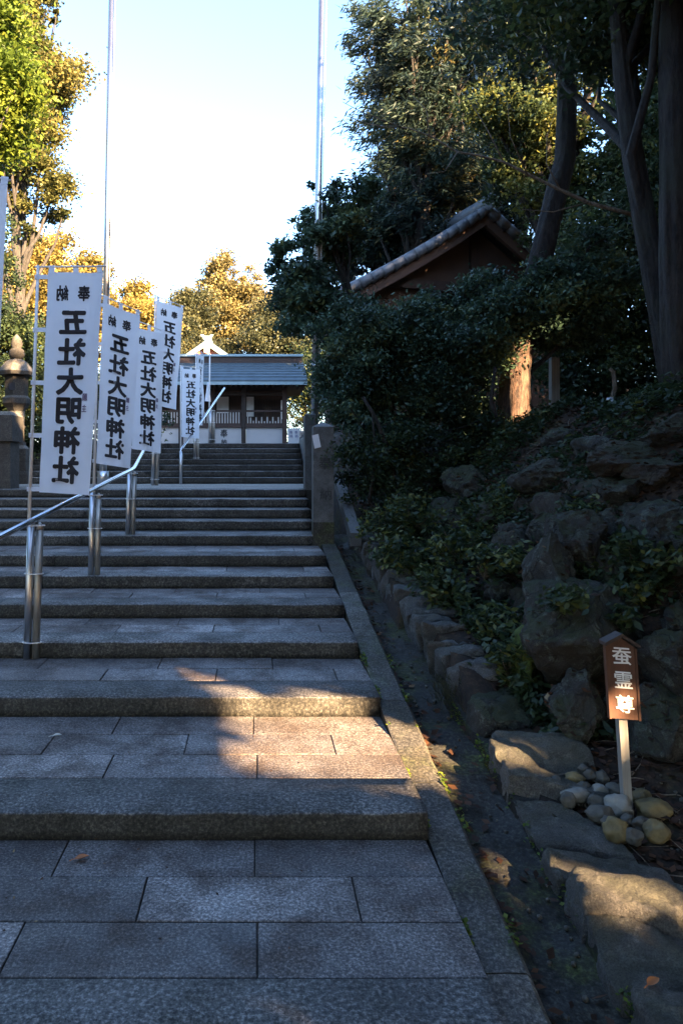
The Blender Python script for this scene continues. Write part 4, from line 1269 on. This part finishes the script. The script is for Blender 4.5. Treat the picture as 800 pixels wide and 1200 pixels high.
tree('evergreen_tree', 'dark evergreen bush at the left edge behind the lantern', 'tree', 15, [(0, 340, 26, 85, .8), (20, 430, 40, 60, .9), (-10, 500, 60, 60, .9)], 24000, (.10, .055), M['lgreen'], M['bark'], 5, .12, 5, None, 70, .28, .3)
tree('evergreen_tree', 'dark evergreen bush between the lantern and the nearest banner', 'tree', 17, [(62, 470, 36, 70, 1.0), (95, 500, 40, 60, 1.0), (150, 500, 40, 40, 1.0)], 22000, (.11, .06), M['lgreen'], M['bark'], 70, .12, 6, None, 70, .28, .3)
# far trees behind the shrine
tree('autumn_tree', 'tall golden tree in the centre behind the shrine roof', 'tree', 62, [(273, 342, 40, 42, 2.6), (262, 378, 46, 45, 3), (292, 375, 32, 40, 3), (250, 330, 18, 18, 1.5)], 42000, (.25, .18), M['lfar'], M['barkg'], 272, .4, 7, None, 170, .17, .35, .05)
tree('dark_tree', 'dark olive tree left of the golden tree', 'tree', 56, [(222, 375, 24, 38, 2), (205, 395, 30, 40, 2)], 16000, (.25, .17), M['lolive'], M['barkg'], 215, .3, 8, None, 60, .24, .35, .1)
tree('dark_tree', 'dull green tree between the golden tree and the right flagpole', 'tree', 52, [(318, 392, 34, 36, 2.2), (350, 370, 30, 55, 2.2), (285, 408, 26, 20, 1.5), (345, 430, 40, 50, 2)], 30000, (.23, .15), M['lolive'], M['barkg'], 320, .3, 9, None, 90, .22, .35)
tree('dark_tree', 'dull green bushy tree right behind the sanctuary gable', 'tree', 54, [(230, 412, 44, 20, 2), (275, 420, 50, 22, 2)], 14000, (.23, .15), M['lolive'], M['barkg'], 235, .25, 10, None, 50, .25, .35)
tree('dark_tree', 'shady tree beyond the right end of the shrine hall', 'tree', 34, [(355, 480, 32, 40, 1.5), (385, 440, 40, 70, 1.5)], 14000, (.15, .09), M['lgreen'], M['bark'], 360, .2, 29, None, 50, .28, .3)
# right, from the far conifers to the near bushes
tree('conifer', 'tall dark conifer with drooping sprays against the sky', 'tree', 17,
     [(455, 50, 55, 60, 1.2), (500, 110, 70, 70, 1.4), (480, 190, 48, 60, 1.1), (520, 200, 55, 80, 1.2), (475, 255, 40, 40, 1), (540, 40, 70, 70, 1.4)], 33000, (.22, .045), M['lcon'], M['bark'], 515, .2, 11, None, 250, .15, .1, .0, 60, up=.3, droop=.35)
tree('conifer', 'farthest dark conifer closing the gap between the flagpole and the tiled roof', 'tree', 23, [(470, 150, 58, 110, 1.5), (540, 130, 60, 130, 1.5), (440, 40, 40, 60, 1.2), (460, 260, 50, 50, 1.4)], 15000, (.28, .06), M['lcon'], M['bark'], 490, .25, 31, None, 150, .17, .15, -.05, 30, up=.3, droop=.35)
tree('conifer', 'second dark conifer behind the tiled roof', 'tree', 20, [(600, 60, 60, 90, 1.4), (600, 180, 60, 90, 1.4), (545, 250, 40, 50, 1.2)], 15000, (.26, .055), M['lcon'], M['bark'], 600, .25, 12, None, 130, .18, .2, .05, 34, up=.3, droop=.35)
tree('broadleaf_tree', 'dark broadleaf tree with sunlit leaf clusters above the tiled roof', 'tree', 14,
     [(650, 60, 70, 70, 1.2), (600, 130, 60, 70, 1.0), (655, 165, 55, 60, 1.0), (600, 225, 45, 40, .8), (650, 240, 50, 50, .8)], 27000, (.11, .06), M['lgreen'], M['bark'], 662, .25, 13, None, 140, .18, .15, .14, 40)
tree('evergreen_tree', 'dark evergreen behind the cedar trunk at the right', 'tree', 12.5, [(700, 330, 70, 80, 1.2), (760, 420, 70, 80, 1.2), (690, 440, 60, 60, 1)], 26000, (.11, .06), M['lgreen'], M['bark'], 720, .14, 14, None, 80, .26, .3, .0)
tree('evergreen_tree', 'evergreen filling the gap right of the two large trunks', 'tree', 13.5, [(790, 180, 60, 120, 1.2), (740, 230, 50, 80, 1.2), (800, 320, 50, 70, 1.2)], 20000, (.12, .06), M['lgreen'], M['bark'], 800, .15, 15, None, 70, .26, .3, .05)
tree('evergreen_tree', 'upright evergreen in front of the right flagpole', 'tree', 11.2, [(388, 270, 40, 45, .8), (350, 300, 34, 16, .5), (335, 318, 22, 12, .4), (366, 352, 42, 44, .8), (366, 240, 16, 26, .4), (392, 228, 14, 22, .4), (420, 232, 26, 22, .6), (350, 345, 30, 22, .5), (352, 262, 22, 10, .4)], 17000, (.11, .05), M['lblue'], M['bark'], 430, .1, 16, None, 150, .2, .1, .04, 30)
tree('conifer', 'low dark conifer filling the gap left of the tiled roof', 'tree', 18.5, [(430, 275, 46, 50, 1.3), (480, 285, 50, 36, 1.2), (400, 320, 30, 40, 1), (455, 225, 36, 40, 1.1), (525, 225, 45, 45, 1.2)], 17000, (.26, .06), M['lcon'], M['bark'], 450, .16, 30, None, 110, .2, .15, .04, 26, up=.3, droop=.35)
tree('evergreen_bush', 'broad dark bush overhanging the carved pillar', 'bush', 9.6, [(425, 430, 58, 75, .9), (392, 405, 28, 50, .5), (475, 408, 52, 42, .9), (395, 475, 24, 38, .4), (450, 490, 50, 50, .7), (400, 478, 22, 24, .2, -1.35), (418, 500, 18, 26, .2, -1.2)], 40000, (.075, .036), M['lblue'], M['bark'], 450, .06, 17, None, 170, .19, .3, .0, 30)
tree('evergreen_bush', 'broad dark bush below the tiled roof in the middle', 'bush', 9.2, [(540, 392, 62, 55, .9), (575, 352, 50, 36, .7), (500, 378, 40, 38, .7), (530, 450, 55, 55, .8)], 36000, (.075, .036), M['lblue'], M['bark'], 535, .06, 18, None, 150, .2, .3, -.02, 30)
tree('evergreen_bush', 'dark bush hiding the right end of the tiled roof', 'bush', 9.0, [(655, 355, 50, 46, .8), (700, 315, 40, 45, .7), (610, 370, 50, 40, .6), (670, 385, 45, 30, .6)], 26000, (.075, .038), M['lblue'], M['bark'], 600, .05, 19, None, 120, .2, .3, .02, 24)
tree('evergreen_bush', 'low thin bush of stems between the pillar and the rocks', 'bush', 8.6, [(440, 545, 45, 45, .5), (500, 530, 50, 40, .5), (560, 510, 36, 36, .5), (418, 560, 24, 30, .3)], 8000, (.065, .03), M['lgreen'], M['bark'], 480, .035, 20, None, 50, .26, .2, -.05, 16)
# the two large near trunks
bA = P(795, 480, 6.6); bB = P(806, 520, 6.0)
pa = [P(x_, y_, 6.6) for x_, y_ in ((800, 530), (795, 480), (786, 420), (774, 350), (757, 270), (741, 180), (729, 90), (721, 0), (716, -90), (712, -200))]
tree('large_tree', 'large dark leaning trunk at the upper right, its crown above the picture', 'tree', 6.6, [(760, -60, 130, 90, 1.6), (760, 40, 60, 70, .8, 1.6), (690, -150, 160, 80, 2.2)], 17000, (.10, .055), M['lgreen'], M['bark'], 795, .15, 21, None, 90, .24, .3, .1, 10, pa[0], pa)
pb = [P(x_, y_, 6.2) for x_, y_ in ((815, 560), (806, 480), (798, 400), (792, 300), (790, 200), (787, 100), (784, 0), (780, -120), (778, -220))]
tree('large_tree', 'large dark upright trunk cut by the right edge', 'tree', 6.2, [(860, -80, 150, 100, 1.8), (900, 100, 80, 90, 1)], 12000, (.10, .055), M['lgreen'], M['bark'], 806, .19, 22, None, 70, .24, .3, .1, 8, pb[0], pb)
# the cedar whose sunlit lower bark is also painted redder, with twin stems
pc_ = [np.array([3.10, 8.9, T(3.1, 8.9) - .15]), np.array([3.12, 8.9, 2.5]), np.array([3.18, 8.9, 3.1]), np.array([3.4, 8.95, 4]), np.array([3.8, 9.1, 5.4]), np.array([3.95, 9.3, 8.5])]
ct = thing('cedar_tree', 'cedar trunk with lower bark coloured as sunlit red, standing on the bank crest', 'tree', pc_[0])
part('trunk', tube(pc_[:3], [.23, .17, .15], 36, .2, True, .12, 8), M['barklit'], ct, True)
part('upper_trunk', tube(pc_[2:], [.15, .14, .12, .1], 24, .2, True, .1, 5), M['bark'], ct, True)  # darker bark paints the shaded stretch above the sunlit foot
rsx = np.random.default_rng(77)
E_ = [(np.array([3.8, 9.6, 8.2]), (1.3, 1.2, 1.2)), (np.array([3.5, 9.2, 7.2]), (1.0, 1., .8))]
pts, tint, CC = crown_points(E_, 7000, rsx, 50, .26, .3)
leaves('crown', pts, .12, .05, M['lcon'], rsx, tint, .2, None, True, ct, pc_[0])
# bare shrub stems against the bank
for i, (lab, path, r_) in enumerate((
        ('crooked orange brown stem right of the cedar trunk', ((700, 508), (712, 480), (720, 455), (718, 436), (714, 432)), .03),
        ('dark forked stem under the middle bush', ((462, 560), (452, 520), (440, 490), (425, 465)), .028),
        ('thin dark stem right of the carved pillar', ((432, 590), (440, 540), (436, 480)), .02),
        ('leaning dark stem left of the cedar trunk', ((590, 520), (575, 470), (580, 430)), .03))):
    pts_ = [P(x_, y_, 8.3) for x_, y_ in path]
    solo('bare_sapling', tube(pts_, np.linspace(r_, r_ * .6, len(pts_)), 8, .2), M['twig' if i == 0 else 'bark'], pts_[0], lab, 'sapling', None, None, True)
# bare branches hanging in the upper right
br = thing('bare_branch', 'thin leafless branch sweeping across above the tiled roof', 'branch', P(730, 248, 7.4))
rsx = np.random.default_rng(5)
mainp = [P(x_, y_, 7.4) for x_, y_ in ((742, 252), (720, 246), (690, 238), (655, 222), (620, 205), (590, 190), (560, 182), (535, 178), (505, 160), (478, 150), (455, 148))]
part('stem', tube(mainp, np.linspace(.022, .004, len(mainp)), 6), M['twig'], br, True)
for k, path in enumerate((((590, 190), (570, 150), (545, 110), (520, 90)), ((620, 205), (600, 160), (595, 120)), ((535, 178), (520, 200), (500, 205)), ((505, 160), (500, 130), (480, 110)),
                          ((478, 150), (450, 140), (425, 132), (402, 120)), ((455, 148), (430, 146), (405, 132)), ((655, 222), (640, 190), (640, 160), (655, 120)), ((690, 238), (650, 250), (610, 246)))):
    q = [P(x_ + rsx.normal(0, 1.5), y_ + rsx.normal(0, 1.5), 7.4 + rsx.normal(0, .15) * (j > 0)) for j, (x_, y_) in enumerate(path)]
    part('twig', tube(q, np.linspace(.008, .0025, len(q)), 5), M['twig'], br, True)

# grey wooden post and pale marker by the cedar
pp = P(650, 505, 9.3)
solo('wooden_post', box(pp[0] - .05, pp[0] + .05, 9.28, 9.38, T(pp[0], 9.3) - .1, P(0, 418, 9.3)[2], .012), M['post'], (pp[0], 9.33, T(pp[0], 9.3)), 'weathered grey wooden post left of the cedar trunk', 'post')
pp = P(661, 500, 8.0)
solo('pale_marker', lathe((P(714, 0, 8.0)[0], 8.0), [(.055, P(0, 506, 8)[2] - .15), (.06, P(0, 490, 8)[2]), (.052, P(0, 474, 8)[2]), (.03, P(0, 466, 8)[2])], 10), M['paper'], (P(714, 0, 8.0)[0], 8.0, T(P(714, 0, 8)[0], 8.0)), 'pale bluish rounded stone marker right of the cedar trunk', 'marker', None, None, True)

# ------------------------------------------------------------------ woodland masses added mostly out of view to block sun and sky light
rs = np.random.default_rng(99)
Wp = []
for (x_, y_, zc, rx_, ry_, rz_, n_) in (
        (5.6, -2.5, 5.4, 2.0, 2.4, 3.6, 9000), (8.5, -6, 7.2, 3.0, 3.2, 5.0, 13000), (9.5, 0, 7.5, 2.8, 3.2, 5.0, 13000), (12.5, -11, 9, 3.6, 4, 6, 12000),
        (11, 5, 8, 2.6, 3, 5, 11000), (14, 10, 8.5, 3, 3.2, 5.4, 10000), (14.5, -4, 9.5, 3.4, 4, 6, 11000), (17.5, 15.5, 9.5, 3, 3, 6, 8000), (7.5, -11, 8, 3, 3, 6, 11000),
        (16, 2, 10, 3.2, 3.6, 6, 9000), (-2, -9, 6, 4, 2.5, 5, 12000), (-8, -7, 6.5, 4, 3, 5.5, 11000), (3.5, -10, 6, 3, 2.5, 5.5, 9000), (-11, 1, 6, 2.6, 4, 5, 9000), (-12, 8, 6, 2.4, 4, 5, 8000), (6.3, 6.5, 7.5, 1.6, 2, 2.4, 5000), (4, 2.2, 6.6, 2.2, 2.2, 1.3, 7000), (2.5, -2, 6.5, 2.5, 2.5, 1.5, 6000), (6.2, 3.5, 8, 2, 2.4, 2, 6000), (11.5, 12.5, 11.5, 3, 3, 5, 10000), (14.5, 9, 13, 3, 3, 5, 9000), (10.5, 17, 9, 2.2, 2.2, 4.5, 7000), (-10, 14, 6, 2, 4, 5, 8000), (-3.5, -5, 6.8, 3, 2.5, 2, 6000), (5.2, 1.2, 5.4, 1.3, 1.6, 2.8, 5000), (4.6, -6.5, 6.5, 2, 2.4, 5, 8000), (7.8, 4.2, 6.6, 1.9, 1.9, 3.8, 8000)):
    q, tint, _ = crown_points([(np.array([x_, y_, zc]), (rx_, ry_, rz_))], n_, rs, 120, .27, .15)
    Wp.append(q)
Wp = np.concatenate(Wp)
wd = leaves('shade_woodland', Wp, .34, .20, M['lgreen'], rs, .42 + rs.normal(0, .15, len(Wp)), .6, None, True, None, (9, -3, 2))
tag(wd, 'dense evergreen wood added mostly out of view to shade the stairs', None, None, 'stuff')

# ------------------------------------------------------------------ low plants on the bank
PL = [
    (455, 618, 38, 22, 7.2, 'leafy low plant nearest to the carved pillar', 900), (490, 650, 40, 26, 6.2, 'leafy low plant in the middle of the wall top', 1000), (520, 690, 44, 26, 5.5, 'leafy low plant spreading over the wall stones', 1100),
    (455, 650, 22, 16, 6.6, 'small leafy plant drooping over the wall', 500), (570, 735, 34, 26, 4.8, 'leafy low plant beside the mossy patch', 800), (748, 655, 34, 30, 4.3, 'fern like plant above the wooden sign at the right', 900),
    (740, 700, 30, 22, 4.2, 'broad leaved plant right behind the wooden sign', 600), (630, 560, 40, 22, 7, 'low plant between the rocks on the crest', 600), (545, 640, 36, 26, 6.0, 'dark low plant below the tilted slab of rock', 800),
    (660, 700, 26, 14, 4.0, 'small fern on the shoulder of the largest boulder', 300), (775, 575, 34, 24, 5.0, 'leafy plant high at the right edge of the bank', 700), (690, 600, 30, 18, 5.2, 'low plant between the upright boulder and the yellowish rock', 500),
    (590, 600, 34, 22, 6.6, 'leafy plant among the brown rocks in mid bank', 700), (640, 500, 40, 24, 7.6, 'dark low plant at the foot of the cedar', 700), (760, 500, 50, 26, 6.6, 'dark undergrowth plant below the two large trunks', 900), (560, 610, 30, 22, 6.6, 'weedy plant behind the pale brown rock', 600),
    (610, 655, 24, 18, 5.0, 'small weed beside the narrow leaning boulder', 400), (715, 720, 22, 16, 4.0, 'small weed at the right shoulder of the largest boulder', 300), (480, 600, 40, 26, 7.2, 'tall leafy plant behind the low wall near the pillar', 900),
    (600, 770, 22, 30, 4.3, 'dark weed above the square mossy block', 500), (570, 660, 30, 20, 5.4, 'dark low plant left of the brown rocks', 500), (700, 540, 34, 18, 6.4, 'thin low plant on the bank crest', 400)]
for i, (px, py, hx, hy, Yp, lab, n_) in enumerate(PL):
    rs = np.random.default_rng(400 + i); Yp += .3
    c = P(px, py, Yp)
    root = thing('low_plant', lab, 'plant', c - np.array([0, 0, hy / F * Yp]), 'low plants on the bank')
    pts, tint, CC = crown_points([(c, (hx / F * Yp, .25, hy / F * Yp))], n_, rs, 22, .34, .2)
    fb_ = c - np.array([0, -.05, hy / F * Yp])
    part('stems', join(*[limb(fb_, q, .007, .003, rs) for q in CC[:14]]), M['twig'], root, True)
    leaves('foliage', pts, .062, .03, M['lbright'] if False else M['lgreen'], rs, tint + .15, .6, None, True, root, c - np.array([0, 0, hy / F * Yp]))
# moss cushion
VF = boulder(P(614, 775, 4.6), (.075, .16, .24), 500, 3, 3, .25)
solo('moss_patch', VF, plain('moss', (.05, .075, .012), .95, 0, .5, 30, 1, 60), P(614, 815, 4.6), 'yellow green moss patch running down beside the largest boulder', 'moss', None, None, True)
# grass tuft at the end of the wall
rs = np.random.default_rng(6)
Vv, Ff = [], []
for k in range(130):
    b_ = np.array([1.19 + rs.normal(0, .035), 4.6 + rs.normal(0, .09), kz(4.6) - .1 + rs.uniform(0, .16)])
    tip = b_ + np.array([rs.normal(-.06, .05), rs.normal(-.05, .06), rs.uniform(.0, .1)]); mid = (b_ + tip) / 2 + np.array([0, 0, .03])
    i = len(Vv); w_ = np.array([.002, .003, 0])
    Vv += [b_ - w_, b_ + w_, mid + w_, mid - w_, tip]; Ff += [(i, i + 1, i + 2, i + 3), (i + 3, i + 2, i + 4)]
gt = solo('grass_tuft', (Vv, Ff), M['lolive'], (1.19, 4.6, kz(4.6) - .1), 'tuft of dry grass at the near end of the low wall', 'grass')
gt.data.attributes.new('tint', 'FLOAT', 'POINT').data.foreach_set('value', rs.uniform(.2, 1, len(Vv)).astype(np.float32))

# ------------------------------------------------------------------ fallen leaves
rs = np.random.default_rng(12)
C = []
while len(C) < 15000:
    x, y = rs.uniform(1.2, 4.8), rs.uniform(1.9, 10) ** 1.0
    if x < wx(y) + .25: continue
    if x > .6 * y + .3: continue
    C.append((x, y, T(x, y) + rs.uniform(.004, .02)))
for _ in range(420):
    y = rs.uniform(1.9, 8.8); x = rs.choice([rs.uniform(.94, 1.0), rs.uniform(.94, wx(y))])
    C.append((x, y, kz(y) - .135 + rs.uniform(.018, .04)))
for VF in ROCKS:
    Vr, Fr = np.asarray(VF[0]), np.asarray(VF[1])
    tri = Vr[Fr]; nn_ = np.cross(tri[:, 1] - tri[:, 0], tri[:, 2] - tri[:, 0]); nn_ /= np.linalg.norm(nn_, axis=1)[:, None] + 1e-12
    up_ = np.where(nn_[:, 2] > .62)[0]
    if len(up_):
        for k in rs.choice(up_, min(len(up_), 26)):
            C.append(tuple(tri[k].mean(0) + np.array([0, 0, .006])))
lt = leaves('leaf_litter', C, .055, .03, M['litter'], rs, rs.beta(2, 3, len(C)), 2.5, None, False, None, (1.5, 4, .2))
tag(lt, 'brown fallen leaves strewn over the bank and gutter', None, None, 'stuff')


C, tt = [], []
while len(C) < 40000:
    x, y = rs.uniform(1.35, 5.4), rs.uniform(3.9, 11)
    if x < wx(y) + .3 or x > .62 * y + .4: continue
    d_ = noise.noise(Vector((x * 1.6, y * 1.6, 4))) + .5 * noise.noise(Vector((x * 4, y * 4, 8)))
    if d_ < rs.uniform(-.3, .3): continue
    C.append((x, y, T(x, y) + rs.uniform(.0, .24) * (.4 + max(0, d_)))); tt.append(.35 + .5 * d_ + rs.normal(0, .15))
ug = leaves('undergrowth', C, .062, .028, M['lgreen'], rs, np.array(tt), .8, None, True, None, (2.5, 5, 1))
tag(ug, 'low dark green undergrowth spreading between the bank rocks', None, None, 'stuff')
Vg, Fg = [], []
iv, if_ = ico(1)
iv = np.array(iv)
for _ in range(420):
    if rs.random() < .45:
        y = rs.uniform(1.9, 8.5); x = rs.uniform(.95, wx(y)); z = kz(y) - .13
    else:
        y = rs.uniform(2, 6.5); x = rs.uniform(wx(y) + .3, min(.58 * y + .3, wx(y) + 2)) if .58 * y + .3 > wx(y) + .35 else 1.5; z = T(x, y)
    r_ = rs.uniform(.004, .014) * rs.uniform(.5, 1.2)
    k = len(Vg); Vg += [tuple(v * r_ * rs.uniform(.8, 1.2, 3) + np.array([x, y, z + r_ * .4])) for v in iv]; Fg += [tuple(a + k for a in q) for q in if_]
tag(link('gravel', mesh('gravel', Vg, Fg, M['pebbled'], True)), 'small loose stones in the gutter and on the soil', None, None, 'stuff')
Vg, Fg = [], []
for _ in range(420):
    y = rs.uniform(2, 8.5); x = rs.uniform(wx(y) + .3, .6 * y + .3) if .6 * y > wx(y) + .1 else rs.uniform(.97, wx(y))
    z = (T(x, y) if x > wx(y) else kz(y) - .12) + .012; a = rs.uniform(0, math.pi); L_ = rs.uniform(.04, .22)
    p0 = np.array([x, y, z]); p1 = p0 + np.array([math.cos(a) * L_, math.sin(a) * L_, 0]); p1[2] = (T(p1[0], p1[1]) if p1[0] > wx(p1[1]) + .06 else z - .005) + .015
    v_, f_ = tube([p0, (p0 + p1) / 2 + rs.normal(0, .008, 3), p1], rs.uniform(.0015, .004), 4)
    k = len(Vg); Vg += [tuple(q) for q in v_]; Fg += [tuple(i + k for i in q) for q in f_]
tag(link('twig_litter', mesh('twig_litter', Vg, Fg, M['twig'])), 'dry twigs strewn over the bank', None, None, 'stuff')
C = []
for _ in range(1500):
    y = rs.uniform(2.6, 5.6); d_ = noise.noise(Vector((y * 4, 3, 1)))
    if d_ < .05: continue
    if rs.random() < .6: C.append((RIGHT + rs.normal(.018, .008), y, kz(y) + rs.uniform(-.012, .006)))
    else: C.append((.925 + rs.normal(0, .012), y, kz(y) + rs.uniform(-.03, .002)))
for _ in range(900):
    y = rs.uniform(2, 4.6); d_ = noise.noise(Vector((y * 5, 9, 1)))
    if d_ < 0: continue
    C.append((wx(y) + rs.normal(.0, .012), y, kz(y) - rs.uniform(.05, .13)))
ms = leaves('moss', C, .022, .016, M['lbright'], rs, rs.uniform(.1, .9, len(C)), 1.5, None, False, None, (.8, 4, 0))
tag(ms, 'yellow green moss along the edges of the kerb', None, None, 'stuff')
C = []
for _ in range(260):
    k = int(rs.integers(0, 7)); ya = ([1.99] + RY)[k]; yb = RY[k]
    C.append((rs.uniform(-2.6, .72), ya + (yb - ya) * (1 - rs.uniform(0, 1) ** 2 * .98), RISE * k + .004))
gr = leaves('leaf_grit', C, .016, .008, M['litter'], rs, rs.uniform(.2, 1, len(C)), 4, None, False, None, (0, 4, 0))
tag(gr, 'specks of dry leaf strewn over the treads', None, None, 'stuff')


def leaf(px, py, Y, z, L_, mat, lab, rot):
    c = np.array([P(px, py, Y)[0], Y, z])
    V = []
    for k in range(9):
        a = k / 8
        wv = L_ * .3 * math.sin(math.pi * a) ** .8 * (1.1 - .5 * a)
        cz = .006 + L_ * .18 * (a - .4) ** 2 * 2
        for s_ in (-1, 0, 1):
            V.append((c[0] + math.cos(rot) * L_ * (a - .5) - math.sin(rot) * wv * s_, c[1] + math.sin(rot) * L_ * (a - .5) + math.cos(rot) * wv * s_, z + cz + (.012 if s_ else 0) * math.sin(math.pi * a)))
    Fq = [(k * 3 + i, k * 3 + i + 1, k * 3 + i + 4, k * 3 + i + 3) for k in range(8) for i in range(2)]
    st = tube([(c[0] - math.cos(rot) * L_ * .5, c[1] - math.sin(rot) * L_ * .5, z + .012), (c[0] - math.cos(rot) * L_ * .8, c[1] - math.sin(rot) * L_ * .8, z + .006)], .0018, 5)
    solo('fallen_leaf', join((V, Fq), st), mat, c, lab, 'leaf', 'single leaves lying on the stones', None, True)


def yz(py, z): return F * (EYE - z) / (py - VY)
leaf(96, 1008, yz(1008, 0), 0, .062, M['leafo'], 'single orange leaf on the lowest landing at the left', .35)
leaf(67, 864, yz(864, .116), .116, .055, M['leafw'], 'pale leaf lying on the second landing at the left', .2)
leaf(598, 1078, yz(1078, -.02), kz(2.6) - .1, .07, M['leafo'], 'orange red leaf in the gutter below the sunlit strip', 1.2)
leaf(705, 1188, yz(1188, -.1), kz(2.3) - .1, .06, M['leafo'], 'dull red leaf in the gutter at the bottom edge', .9)
leaf(765, 1085, yz(1085, .12), T(1.6, 2.62) + .03, .06, M['leafo'], 'sunlit curled orange leaf right of the sunlit edging stone', .5)
leaf(443, 722, yz(722, .36), kz(5.7) - .1, .06, M['leafw'], 'pale brown leaf in the middle of the gutter', .1)
leaf(750, 770, 4.2, P(0, 775, 4.2)[2], .07, M['leafw'], 'pale upright leaf on the rocks right of the sign', 1.4)
leaf(663, 690, 4.5, P(0, 690, 4.5)[2], .06, M['leafo'], 'dull pink leaf on top of the largest boulder', 1.4)
leaf(430, 738, yz(738, .36), kz(5.5) - .1, .05, M['leafw'], 'small pale leaf upstream in the gutter', .4)
